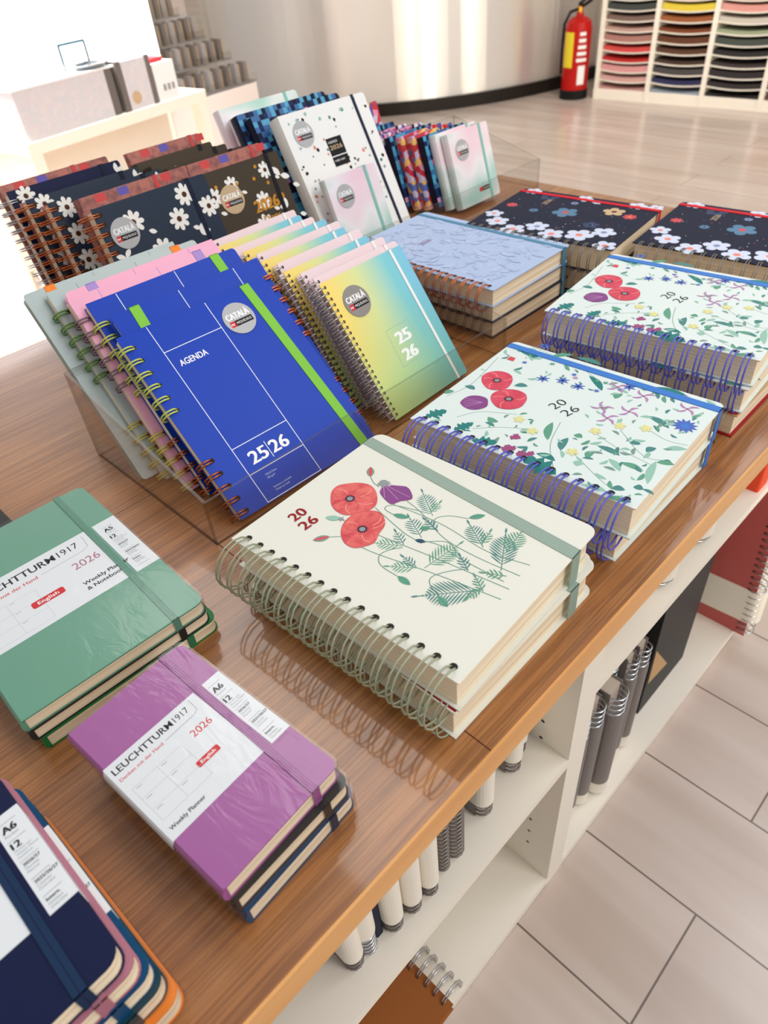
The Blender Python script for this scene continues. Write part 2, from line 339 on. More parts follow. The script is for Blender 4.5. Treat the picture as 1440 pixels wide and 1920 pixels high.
ART = {'f1':[[79.9,188.8],[88.2,195.3],[96.5,196.1],[103.1,191.3],[109.3,184.5],[112.5,175.1],[109.6,165.7],[102.5,157.7],[95.1,153.5],[86.2,154.3],[78.6,159.2],[72.7,165.6],[71.9,173.9],[74.4,181.9]],'f1c':[[89.8,176.3]],'f2':[[54.0,152.3],[62.6,159.0],[71.1,161.1],[79.8,160.3],[86.9,155.0],[91.4,147.3],[89.2,139.1],[82.4,132.2],[72.8,129.5],[64.1,125.9],[57.0,127.9],[49.7,133.8],[48.8,143.0]],'f2c':[[68.5,143.2]],'pur':[[110.2,161.8],[115.8,164.3],[120.8,161.1],[125.3,156.1],[128.6,148.5],[125.3,140.9],[119.6,135.3],[114.5,138.3],[111.1,141.2],[104.6,144.3],[106.0,152.8]],'crown':[[120.0,166.5]],'txt':[[43.0,196.7],[57.4,193.7],[40.8,179.7],[56.7,178.0],[49.9,192.8],[49.4,179.8]],'bud':[[131.3,191.0],[121.1,181.9]],'bud2':[[36.6,165.6],[47.6,157.8]],'seed':[[61.4,176.5],[67.4,165.1]],'el':[[147.1,220.3],[163.3,219.1],[132.4,2.7],[151.7,0.5]],'st':[[[93.8,152.4],[89.1,133.8],[84.6,113.4],[83.9,96.7]],[[105.3,143.4],[108.0,121.7],[109.3,93.0],[105.7,52.6],[112.2,20.6]],[[115.1,137.4],[110.6,118.2],[98.3,87.2],[96.4,55.7],[99.1,20.1]],[[71.0,129.3],[74.2,104.7],[77.3,81.2],[80.4,53.8],[84.0,19.3]],[[53.4,130.3],[55.3,115.4],[59.9,92.8],[65.6,64.6],[72.9,18.5]],[[85.0,97.7],[96.0,82.9],[92.0,71.0],[85.7,70.0]],[[126.8,85.1],[120.6,98.9],[111.8,105.5],[103.1,101.4]],[[49.6,53.4],[54.7,65.9],[62.1,69.2],[74.6,61.6],[82.7,53.1]],[[46.8,89.6],[48.0,106.3],[54.9,113.7],[63.5,111.8],[71.9,105.4]],[[121.1,181.9],[116.7,174.2],[115.3,166.9]],[[47.4,157.6],[52.9,151.2]],[[67.4,165.1],[67.5,157.8]],[[95.9,135.4],[97.1,145.0],[102.3,145.2],[106.7,137.5],[113.9,112.6]],[[87.6,95.7],[90.1,83.4],[88.1,64.4],[87.8,26.3]]],'pods':[[127.5,85.1],[137.6,76.8],[49.0,54.1],[45.6,43.3],[47.0,89.2],[45.9,76.6],[95.9,135.4],[100.0,122.8],[83.6,103.1],[86.6,95.0],[96.0,107.8],[100.4,101.9]],'fern':[[113.1,109.2],[128.6,130.4],[114.4,113.0],[126.5,114.3],[88.5,100.5],[99.2,120.0],[73.0,106.4],[64.2,123.3],[74.8,106.5],[80.9,118.5],[62.0,83.0],[52.3,98.2],[62.5,84.6],[64.2,96.4],[65.0,79.0],[94.9,74.4],[107.5,57.5],[120.4,77.9],[109.3,60.0],[122.1,62.7],[95.5,33.8],[125.6,50.4],[110.7,41.2],[135.9,44.0],[72.3,33.9],[45.4,61.0],[71.8,32.4],[78.5,43.0],[81.6,52.3],[88.7,63.6],[93.3,27.7],[87.5,39.9],[101.9,95.2],[105.5,108.7],[72.8,35.4],[62.0,36.9]],'fl':{'pop':[[98.3,190.1],[106.5,177.7],[113.9,200.5],[76.4,162.5],[85.6,148.7],[91.7,172.5]],'purp':[[47.3,195.5],[61.0,175.2]],'txt':[[85.0,127.4],[104.6,120.3],[80.2,110.2],[101.2,103.3]],'star':[[125.2,155.4],[132.4,138.2],[130.9,120.8],[181.3,187.4],[155.7,81.7]],'corn':[[123.7,15.0]],'honey':[[110.5,85.6],[118.0,63.2],[148.4,64.2],[98.1,74.1],[149.6,23.7],[149.9,90.4]],'yel':[[53.4,136.6],[44.3,117.5],[74.7,73.0],[93.4,59.5],[102.0,39.9],[37.1,74.3]],'mag':[[28.2,123.7],[14.7,119.7],[10.2,106.6],[9.7,120.4],[13.6,104.9]],'heart':[[140.8,200.7]],'oak':[[9.7,208.6],[28.9,199.3],[7.6,174.8],[25.0,167.4],[3.8,152.4],[12.6,132.8],[3.3,70.5],[8.4,102.9]],'leafb':[[159.6,204.1],[154.9,176.9],[164.9,171.0],[181.9,154.3],[178.7,149.6],[178.6,121.3],[154.4,122.2],[136.0,99.0],[40.1,99.6],[66.4,110.0],[33.2,83.1],[53.3,87.1],[18.5,97.9],[18.3,79.3],[130.4,83.2],[142.2,81.4],[121.0,47.6],[112.9,23.9],[167.8,63.3],[169.7,32.2],[39.6,149.5],[41.3,161.8],[99.2,171.5],[105.7,159.8]],'leafs':[[35.8,60.4],[48.9,60.4],[56.7,62.1],[54.4,39.9],[45.8,45.9],[35.5,30.4],[46.4,35.9],[45.9,15.6],[75.0,42.1],[78.7,33.4],[32.5,6.0],[64.3,13.2],[62.7,12.5],[67.6,-0.5],[71.0,25.3],[80.8,20.8],[3.3,47.3],[6.2,26.5],[0.6,23.6],[5.6,5.9],[12.2,26.3],[16.4,16.5],[82.6,14.9],[93.1,-0.3],[59.1,85.4],[60.0,77.3],[23.3,13.4],[24.9,5.6],[21.7,62.1],[30.2,62.1],[51.0,218.8],[60.2,213.4],[73.3,210.6],[73.0,198.3]],'stems':[[25.6,185.0],[44.4,172.4],[59.1,143.0],[18.3,162.7],[32.8,145.0],[43.8,125.2],[70.2,104.4],[34.8,93.9],[0.3,68.8],[36.1,72.5],[19.0,42.2],[11.3,24.8],[72.4,72.9],[63.0,46.5],[56.8,11.9],[88.1,56.8],[64.9,24.6],[70.1,4.9],[101.5,37.2],[95.7,18.6],[98.2,1.9],[173.6,197.4],[165.1,142.1],[148.3,105.5],[48.6,214.0],[81.3,207.2],[137.0,214.4]],'el':[[160.8,217.4],[157.0,-2.0]]}}
# ------------------------------------------------------------------ notebook builders
def rings_mb(T, segs, hx, cx, wr, gap, W=None, drop=0.0, nseg=12):
    """twin wire rings: segs = [(y0, y1, count, material)]; W mirrors the rings to the right edge"""
    mb = MB(); R = math.hypot(hx - cx, T / 2); a0 = math.atan2(T / 2, hx - cx) - 0.12
    for y0, y1, n, mt in segs:
        for k in range(n):
            y = y0 + (y1 - y0) * k / max(n - 1, 1)
            for s in ((-gap / 2, gap / 2) if gap else (0,)):
                p = []
                for i in range(nseg + 1):
                    a = a0 + (2 * PI - 2 * a0) * i / nseg; x = cx + R * math.cos(a); z = T / 2 + R * math.sin(a)
                    p.append(((W - x) if W else x, y + s * (0.6 if i in (0, nseg) else 1) + drop * (0.5 - 0.5 * math.cos(a - a0)), z))
                mb.tube(p, wr, mt, 5)
    return mb
def holes(mb, segs, hx, r, W=None):
    for y0, y1, n, mt in segs:
        for k in range(n): mb.disc((W - hx) if W else hx, y0 + (y1 - y0) * k / max(n - 1, 1), r, 'hole', 8, ry=r * 1.15)
def band_mb(x0a, x0b, wd, H, z0, z1, mt, dark=None, stripes=0, th=0.0007):
    """elastic wrapped round the book: x0a at the bottom, x0b at the top; z0 bottom of book, z1 top"""
    mb = MB(); e = th
    def ring(off, w_):
        a, b = x0a + off, x0b + off
        return [((a, -e), (a + w_, -e), (b + w_, H + e), (b, H + e))]
    (p0, p1, p2, p3), = ring(0, wd)
    mb.prism([p0, p1, p2, p3], z1, z1 + e, mt); mb.prism([p0, p1, p2, p3], z0 - e * 0.5, z0, mt)
    for (a, b) in ((p0, p1), (p3, p2)):
        y = a[1]; mb.box(a[0], b[0], min(y, y + (e if y < 0 else -e)), max(y, y + (e if y < 0 else -e)), z0, z1 + e, mt)
    mb.z = z1 + e
    for i in range(stripes):
        o = wd * (i + 0.8) / (stripes + 0.6); mb.stroke([(x0a + o, -e), (x0b + o, H + e)], 0.0006, dark)
        for y in (-e - 2e-5, H + e + 2e-5):
            xx = (x0a if y < 0 else x0b) + o; mb.face([(xx - .0003, y, z0), (xx + .0003, y, z0), (xx + .0003, y, z1 + e), (xx - .0003, y, z1 + e)], dark)
    return mb
STK = {}
def add_sticker(o, key, z):
    if key in STK: part(o, 'sticker', cached((key, 'stk'), lambda: sticker_mb(*STK[key], z)), 'round grey sticker')
def cover_mb(W, H, z0, z1, mt, rad, corners, art=None, edge=None):
    mb = MB(); mb.prism(rrect(0, 0, W, H, rad, corners), z0, z1, mt, edge or mt); mb.z = z1 + 2e-5
    if art: art(mb)
    return mb
def catala(mb, x, y, r, g='sticker_grey'): mb.stk = (x, y, r, g)
def sticker_mb(x, y, r, g, z):
    mb = MB(); mb.z = z + .0009; mb.tube([(x, y, z), (x, y, z + .0009)], r, g, 28)
    mb.disc(x, y, r, g, 28); k = r / 0.0170
    mb.text('CATALÀ', x - r * .76, y + r * .06, r * .36, 'white_print', x1=x + r * .78, bold=.03)
    mb.rect(x - r * .74, y - r * .42, x - r * .40, y - r * .06, 'red_print'); mb.rect(x - r * .40, y - r * .42, x + r * .78, y - r * .06, 'black')
    mb.text('mr', x - r * .70, y - r * .31, r * .18, 'white_print', x1=x - r * .46, bold=.01)
    mb.text('MIQUELRIUS', x - r * .32, y - r * .31, r * .15, 'white_print', x1=x + r * .70); return mb
def wire_book(key, label, M, W, H, T, cover, rings, art=None, back=None, elastic=None, page='cream_pages', ct=0.0012, rad=0.006, flip=False, name='spiral_planner', group=None, wr=.0009, gap=.003, hx=.0085, cx=-.004, drop=0, edge=None, hole_r=.0024, tabs=None, paging=.003, pin=.003):
    r = thing(name, label, 'notebook', M, group); cor = (1, 0, 0, 1) if flip else (0, 1, 1, 0); Wf = W if flip else None
    def a2(mb):
        if art: art(mb)
        holes(mb, rings, hx, hole_r, Wf)
        if hasattr(mb, 'stk'): STK[key] = mb.stk
    fc = part(r, 'front_cover', cached((key, 'f', flip), lambda: cover_mb(W, H, T - ct, T, cover, rad, cor, a2, edge)))
    if not flip: add_sticker(fc, key, T)
    part(r, 'back_cover', cached((key, 'b', flip), lambda: cover_mb(W, H, 0, ct, back or cover, rad, cor)))
    def pg():
        mb = MB(); x0, x1 = (pin, W - .003) if not flip else (.003, W - pin); mb.prism(rrect(x0, paging, x1, H - paging, rad * .8, cor), ct, T - ct, page); return mb
    part(r, 'page_block', cached((key, 'p', flip), pg))
    for k, sg in enumerate(rings): part(r, 'wire_binding', cached((key, 'w', flip, k, sg[3]), lambda: rings_mb(T, [sg], hx, cx, wr, gap, Wf, drop), True))
    if elastic:
        e = dict(elastic); a, b, wd, mt = e['a'], e['b'], e['w'], e['m']
        if flip: a, b = W - a - wd, W - b - wd
        part(r, 'elastic_band', cached((key, 'e', flip), lambda: band_mb(a, b, wd, H, 0, T, mt, e.get('d'), e.get('s', 0))))
    return r
def hard_book(key, label, M, W, H, T, cover, art=None, elastic=None, band=None, film=False, page='cream_pages', name='planner', group=None, rad=.006, ct=.0012):
    """case-bound book with rounded spine on the left and rounded corners on the right"""
    r = thing(name, label, 'notebook', M, group)
    def cv():
        mb = MB()
        for z0, z1 in ((0, ct), (T - ct, T)): mb.prism(rrect(0.001, 0, W, H, rad, (0, 1, 1, 0)), z0, z1, cover)
        n = 8; pr = [(0.003 - 0.004 * math.sin(PI * i / n), T / 2 - T / 2 * math.cos(PI * i / n)) for i in range(n + 1)]
        for i in range(n):
            (xa, za), (xb, zb) = pr[i], pr[i + 1]; mb.face([(xa, 0, za), (xa, H, za), (xb, H, zb), (xb, 0, zb)], cover)
        mb.face([(x, 0, z) for x, z in pr][::-1], cover); mb.face([(x, H, z) for x, z in pr], cover)
        mb.z = T + 2e-5
        if art: art(mb)
        if hasattr(mb, 'stk'): STK[key] = mb.stk
        return mb
    cvo = part(r, 'cover', cached((key, 'c'), cv)); add_sticker(cvo, key, T)
    part(r, 'page_block', cached((key, 'p'), lambda: (lambda mb: (mb.prism(rrect(.002, .0006, W - .0012, H - .0006, rad * .9, (0, 1, 1, 0)), ct, T - ct, page), mb)[1])(MB())))
    if band:
        def bd():
            mb = MB(); e = .0003; y0, y1 = band['y']; x2, x3, x4 = band['x']
            mb.prism([(0, y0), (x2, y0), (x2, y1), (0, y1)], T, T + e, 'band_white'); mb.prism([(0, y0), (x2, y0), (x2, y1), (0, y1)], -e, 0, 'band_white')
            n = 8; pr = [(0.003 - 0.0046 * math.sin(PI * i / n), T / 2 - (T / 2 + e) * math.cos(PI * i / n)) for i in range(n + 1)]
            for i in range(n):
                (xa, za), (xb, zb) = pr[i], pr[i + 1]; mb.face([(xa, y0, za), (xa, y1, za), (xb, y1, zb), (xb, y0, zb)], 'band_white')
            mb.prism([(x3, y0), (x4, y0), (x4, y1), (x3, y1)], T, T + e, 'band_white')
            mb.box(W, W + e, y0, y1, 0, T, 'band_white'); mb.z = T + e + 1e-5; band['art'](mb); return mb
        part(r, 'paper_band', cached((key, 'pb'), bd), 'white printed paper band')
    if elastic:
        e = elastic; part(r, 'elastic_band', cached((key, 'e'), lambda: band_mb(e['a'], e['b'], e['w'], H, 0, T + (.0004 if band else 0), e['m'], e.get('d'), e.get('s', 0))))
    if film:
        def fm():
            mb = MB(); o = rrect(-.0015, -.0012, W + .001, H + .0012, rad, (1, 1, 1, 1)); mb.prism(o, -.0004, T + .0022, 'plastic_film'); return mb
        part(r, 'shrink_wrap', cached((key, 'film'), fm), 'clear shrink wrap')
    return r

# ------------------------------------------------------------------ cover artwork (millimetres on the cover)
mm = lambda p: (p[0] / 1000, p[1] / 1000)
def poppy_head(mb, pts, c, mt='poppy_petal', mi='poppy_inner'):
    P = [mm(p) for p in pts]; c = Vector(mm(c)); mb.smooth(P, mt)
    n = len(P); g = Vector((sum(p[0] for p in P) / n, sum(p[1] for p in P) / n))
    for k in (0, 1, 2):
        a = int(n * k / 3); q = [P[(a + i) % n] for i in range(n // 3 + 1)]
        mb.smooth([tuple(c + (Vector(p) - c) * .93) for p in q] + [tuple(c + (Vector(q[-1]) - c) * .2), tuple(c + (Vector(q[0]) - c) * .2)], mi)
    for i in range(26):
        a = rnd.random() * 2 * PI; d = Vector((math.cos(a), math.sin(a))); l = .008 + .006 * rnd.random(); mb.stroke([c + d * .003, c + d * l], .00025, 'petal_red')
    for k in (0, 1, 2, 3):
        p = Vector(P[int(n * k / 3 + 1) % n]) if k < 3 else Vector(P[n // 2]); q = Vector((-(p - c).y, (p - c).x)) * .22
        mb.stroke(openc([c, c + (p - c) * .5 + q, c + (p - c) * .97]), .0005, 'petal_red'); mb.stroke(openc([c + (p - c) * .3 - q, c + (p - c) * .6 - q * 1.4, c + (p - c) * .88 - q]), .0009, 'poppy_light')
    mb.star(c.x, c.y, .0052, 16, 'night', .6); mb.disc(c.x, c.y, .0026, 'ink_grey', 10)
def poppy_art(mb):
    A = ART
    for s in A['st']: mb.stroke(openc([mm(p) for p in s]), .0009, 'stem_green')
    F = [mm(p) for p in A['fern']]
    for i in range(0, len(F), 2): mb.fern(F[i], F[i + 1], 'leaf_green' if i % 4 else 'leaf_dark')
    Q = [mm(p) for p in A['pods']]
    for i in range(0, len(Q), 2): mb.leaf(Q[i], Q[i + 1], .0055 if i != 8 else .004, 'leaf_green' if i != 8 else 'flower_navy'); mb.stroke([Q[i], Q[i + 1]], .0004, 'teal_leaf')
    mb.leaf(mm(A['bud'][0]), mm(A['bud'][1]), .0065, 'stem_green'); mb.leaf(mm(A['bud'][0]), mm(A['bud'][1]), .003, 'petal_red')
    mb.leaf(mm(A['bud2'][0]), mm(A['bud2'][1]), .0065, 'stem_green'); mb.leaf(mm(A['bud2'][0]), mm(A['bud2'][1]), .003, 'petal_red')
    a, b = (Vector(mm(p)) for p in A['seed']); mb.leaf(a, b, .006, 'leaf_pale'); mb.star(b.x, b.y, .0035, 5, 'ink_grey', .4)
    P = [mm(p) for p in A['pur']]; mb.smooth(P, 'purple_petal'); g = Vector((sum(p[0] for p in P) / len(P), sum(p[1] for p in P) / len(P))); cr = Vector(mm(A['crown'][0]))
    for p in P[::2]: mb.stroke([cr, cr + (Vector(p) - cr) * .9], .0006, 'purple_pale')
    mb.oak(cr - Vector((.002, .003)), cr + Vector((.004, .004)), 'ink_grey', 1.4)
    poppy_head(mb, A['f1'], A['f1c'][0]); poppy_head(mb, A['f2'], A['f2c'][0])
    mb.text('20', .0430, .1925, .0098, 'dark_red', x1=.0575, bold=.012, rot=-.05); mb.text('26', .0408, .1785, .0098, 'dark_red', x1=.0562, bold=.012, rot=-.05)
def flora_art(mb):
    A = ART['fl']; g = random.Random(3)
    S_ = [mm(p) for p in A['stems']]
    for i in range(0, len(S_) - 2, 3): mb.stroke(openc(S_[i:i + 3]), .0006, 'stem_green')
    L_ = [mm(p) for p in A['leafb']]
    for i in range(0, len(L_), 2): mb.leaf(L_[i], L_[i + 1], .0075, ('teal_leaf', 'leaf_dark', 'leaf_green')[i % 3], .002)
    L_ = [mm(p) for p in A['leafs']]
    for i in range(0, len(L_), 2): mb.leaf(L_[i], L_[i + 1], .0068, ('leaf_green', 'leaf_dark', 'leaf_pale')[i // 2 % 3], .0015)
    for i in range(170):
        x = g.uniform(.004, .170); y = g.uniform(.006, .213)
        if .06 < x < .120 and .095 < y < .205 and not (x < .07 and y > .19): continue
        a = g.uniform(0, 2 * PI); l = g.uniform(.005, .012); mb.leaf((x, y), (x + l * math.cos(a), y + l * math.sin(a)), l * .35, g.choice(['leaf_pale', 'leaf_green', 'stem_green', 'leaf_pale', 'leaf_dark']), .001)
    for i in range(14):
        x = g.uniform(.13, .168); y = g.uniform(.01, .21); mb.star(x, y, .0035, 6, g.choice(['cornflower', 'purple_pale', 'leaf_green']), .4)
    O = [mm(p) for p in A['oak']]
    for i in range(0, len(O), 2): mb.oak(O[i], O[i + 1], 'teal_leaf', .75)
    for p in A['star']: x, y = mm(p); mb.star(x, y, .0075, 7, 'cornflower', .4); mb.disc(x, y, .0015, 'night', 8)
    x, y = mm(A['corn'][0]); mb.star(x, y, .011, 12, 'cornflower', .62); mb.star(x, y, .005, 8, 'azure_band', .5)
    for p in A['honey']:
        x, y = mm(p)
        for k in range(4): a = k * 1.5 + x * 90; mb.leaf((x, y), (x + .011 * math.cos(a), y + .011 * math.sin(a)), .0025, 'purple_pale', .002)
        mb.disc(x, y, .0012, 'magenta', 8)
    for p in A['yel']: x, y = mm(p); mb.flower(x, y, .0055, 'pale_yellow', 5, None, x * 30, .45)
    for p in A['mag']:
        x, y = mm(p)
        for k in range(4): mb.flower(x + g.uniform(-.003, .003), y + g.uniform(-.004, .004), .003, 'magenta', 4)
    x, y = mm(A['heart'][0]); mb.leaf((x - .003, y - .003), (x + .004, y + .004), .006, 'petal_red'); mb.leaf((x - .003, y + .004), (x + .004, y - .002), .006, 'petal_red')
    P = A['purp']; c = Vector(mm(P[0])).lerp(Vector(mm(P[1])), .5); e = (Vector(mm(P[1])) - Vector(mm(P[0]))) * .5; q = Vector((-e.y, e.x)) * 1.0
    mb.smooth([tuple(c + e * math.cos(a) * (1 + .1 * (k % 2)) + q * math.sin(a)) for k, a in enumerate([i * 2 * PI / 10 for i in range(10)])], 'purple_petal')
    for k in range(5): mb.stroke([c + e * .6, c - e * .8 + q * (k - 2) * .35], .0005, 'purple_pale')
    for c_, a_, b_ in (A['pop'][:3], A['pop'][3:]):
        c = Vector(c_); e = Vector(a_) - c; f = Vector(b_) - c
        pts = [tuple(c + e * math.cos(t) * (1 + .06 * math.sin(3 * t)) + f * math.sin(t) * (1 + .05 * math.cos(2 * t))) for t in [i * 2 * PI / 14 for i in range(14)]]
        poppy_head(mb, pts, tuple(c), 'pink_poppy', 'pink_poppy')
    T_ = A['txt']; mb.text('20', .0845, .1185, .0098, 'ink', x1=.1010, rot=-.28, bold=-.012); mb.text('26', .0805, .1040, .0098, 'ink', x1=.0975, rot=-.28, bold=-.012)
def agenda_art(flip, sticker=True, text=True, W=.171, H=.204, line='white_print'):
    def f(mb):
        X = (lambda x: W - x) if flip else (lambda x: x)
        for x in (.031, .0965): mb.rect(min(X(x), X(x + .0007)), .001, max(X(x), X(x + .0007)), H - .001, line)
        for y in (.173, .061, .0315, .001): mb.rect(min(X(.031), X(.0965)), y, max(X(.031), X(.0965)), y + .0007, line)
        if text and not flip:
            mb.text('AGENDA', .0385, .1545, .0062, 'white_print', x1=.0690, bold=.012)
            mb.text('25', .0415, .0390, .0125, 'white_print', x1=.0610, bold=.022); mb.text('26', .0660, .0390, .0125, 'white_print', x1=.0860, bold=.022); mb.rect(.0632, .036, .0639, .054, 'white_print')
            for s, y in (('155x213mm', .0240), ('100 g/m²', .0205), ('Setmana a setmana', .0100), ('Week by week', .0066)): mb.text(s, .045, y, .0019, 'peri_light')
        if sticker and not flip: catala(mb, .1190, .1745, .0172)
    return f
def rainbow_art(mb):
    catala(mb, .0325, .1280, .0172, 'sticker_dark')
    for a, b in (((.047, .086), (.083, .086)), ((.083, .086), (.081, .044)), ((.081, .044), (.045, .043)), ((.045, .043), (.047, .086))): mb.stroke([a, b], .0006, 'leaf_pale')
    mb.text('25', .0555, .0665, .0125, 'white_print', x1=.0760, bold=.045); mb.text('26', .0535, .0475, .0125, 'white_print', x1=.0740, bold=.045)
def pink_art(mb): catala(mb, .030, .132, .0172, 'sticker_dark')
def white_flowers(seed, W, H, gold=False, sticker=None, n=16, big=.012):
    def f(mb):
        g = random.Random(seed)
        pl = []
        for i in range(500):
            x = g.uniform(.006, W - .006); y = g.uniform(.008, H - .008)
            if all(math.hypot(x - a, y - b) > big * 1.62 for a, b in pl): pl.append((x, y))
            if len(pl) >= n: break
        for i, (x, y) in enumerate(pl):
            r = big * g.uniform(.75, 1.05)
            if i % 4 == 3:
                for k in range(3): a = g.uniform(0, 6.3); mb.leaf((x, y), (x + r * math.cos(a), y + r * math.sin(a)), r * .5, 'flower_white')
            else: mb.flower(x, y, r, 'flower_white', 8, 'seed_brown' if (not gold or i % 3) else 'gold_foil', g.random(), .55)
            mb.leaf((x + r, y - r), (x + r * 1.7, y - r * 1.3), r * .4, 'flower_white')
        if gold:
            for i in range(10): mb.disc(g.uniform(.01, W - .01), g.uniform(.01, H - .01), .0025, 'gold_foil', 6)
            mb.text('2026', W * .48, H * .66, .0140, 'gold_foil', x1=W * .80, bold=.03)
            mb.disc(W * .86, H * .71, .0045, 'gold_foil', 10); mb.text('Diary', W * .54, H * .585, .0075, 'gold_foil', x1=W * .76, bold=.02)
        if sticker: catala(mb, sticker[0], sticker[1], .0175, sticker[2])
    return f
def night_flowers(seed):
    def f(mb):
        g = random.Random(seed)
        for x, y, r, m, c in ((.10, .115, .019, 'flower_blue', 'flower_red'), (.130, .055, .016, 'flower_tan', 'seed_brown'), (.150, .165, .015, 'flower_navy', 'night'), (.098, .200, .0085, 'flower_red', 'magenta'), (.120, .028, .010, 'flower_red', 'coral'), (.157, .092, .008, 'pale_blossom', 'peri_dark'), (.070, .062, .012, 'flower_navy', 'night'),
                (.030, .060, .020, 'pale_blossom', 'coral'), (.052, .035, .017, 'pale_blossom', 'peri_dark'), (.018, .095, .018, 'pale_blossom', 'coral'), (.035, .125, .017, 'pale_blossom', 'peri_dark'), (.012, .150, .018, 'pale_blossom', 'coral'), (.030, .185, .017, 'pale_blossom', 'coral'), (.055, .205, .014, 'pale_blossom', 'coral'), (.010, .015, .016, 'pale_blossom', 'coral'),
                (.140, .120, .006, 'peri_dark', 'night'), (.090, .160, .007, 'flower_blue', 'night'), (.165, .200, .013, 'pale_blossom', 'coral'), (.165, .035, .014, 'pale_blossom', 'coral'), (.168, .010, .012, 'pale_blossom', 'coral'), (.164, .115, .013, 'pale_blossom', 'coral')):
            mb.flower(x, y, r, m, 5 if r > .01 else 7, c, g.random() * 3, .62)
        for i in range(60): mb.disc(g.uniform(.01, .165), g.uniform(.01, .21), .0009, g.choice(['peri_light', 'flower_red', 'flower_blue']), 5)
        mb.text('2026', .118, .155, .008, 'flower_tan', x1=.140, rot=.0)
    return f
def peri_art(W, H):
    def f(mb):
        g = random.Random(5)
        for i in range(230):
            x = g.uniform(.008, W - .012); y = g.uniform(.008, H - .012); a = g.uniform(0, 2 * PI); l = g.uniform(.010, .024)
            e = (x + l * math.cos(a), y + l * math.sin(a))
            if not (.004 < e[0] < W - .004 and .004 < e[1] < H - .004): continue
            mb.leaf((x, y), e, l * .35, 'peri_pale' if i % 2 else 'periwinkle', .001); mb.stroke([(x, y), e], .0004, 'peri_line')
            if i % 9 == 0: mb.disc(x, y, .0007, 'night', 5)
        mb.text('2026', .063, H * .66, .008, 'magenta', x1=.085, bold=-.01, rot=.1)
    return f
def terrazzo_art(seed, W, H, n=150):
    def f(mb):
        g = random.Random(seed)
        for i in range(n):
            x = g.uniform(.005, W - .005); y = g.uniform(.005, H - .005); a0 = g.uniform(0, 6.3); r = g.choice([.0015, .0022, .0032])
            mb.flat([(x + r * g.uniform(.6, 1.2) * math.cos(a0 + k * 1.05), y + r * g.uniform(.6, 1.2) * math.sin(a0 + k * 1.05)) for k in range(6)], g.choice(['black', 'black', 'coral', 'teal_leaf', 'ink_grey', 'white', 'black', 'leaf_pale']))
        catala(mb, .0330, .1855, .0180)
        mb.rect(.067, .145, .0975, .1700, 'black'); mb.rect(.067, .1300, .0975, .1435, 'black')
        mb.text('2026', .0695, .1535, .0060, 'flower_tan', x1=.094, bold=.01); mb.text('AGENDA', .0695, .1625, .0032, 'white_print', x1=.088); mb.text('WEEK VIEW', .0695, .1365, .0026, 'white_print', x1=.090)
    return f
def pixel_art(seed, W, H):
    def f(mb):
        g = random.Random(seed); c = .0075; nx = int(W / c); ny = int(H / c)
        for i in range(nx):
            for j in range(ny):
                m = g.choice(['pixel_sky', 'pixel_mid', 'pixel_dark', 'pixel_dark', 'pixel_sky', 'night', 'pixel_pink' if g.random() < .3 else 'pixel_mid']); mb.rect(i * c, H - (j + 1) * c, (i + 1) * c, H - j * c, m); mb.z -= 1.1e-6
    return f
def wc_art(W, H):
    def f(mb):
        catala(mb, .030, H - .030, .0165); mb.rect(W * .58, H * .13, W * .80, H * .19, 'black'); mb.rect(W * .50, H * .13, W * .58, H * .19, 'red_print'); mb.text('MIQUELRIUS', W * .60, H * .150, .0022, 'white_print', x1=W * .78)
    return f
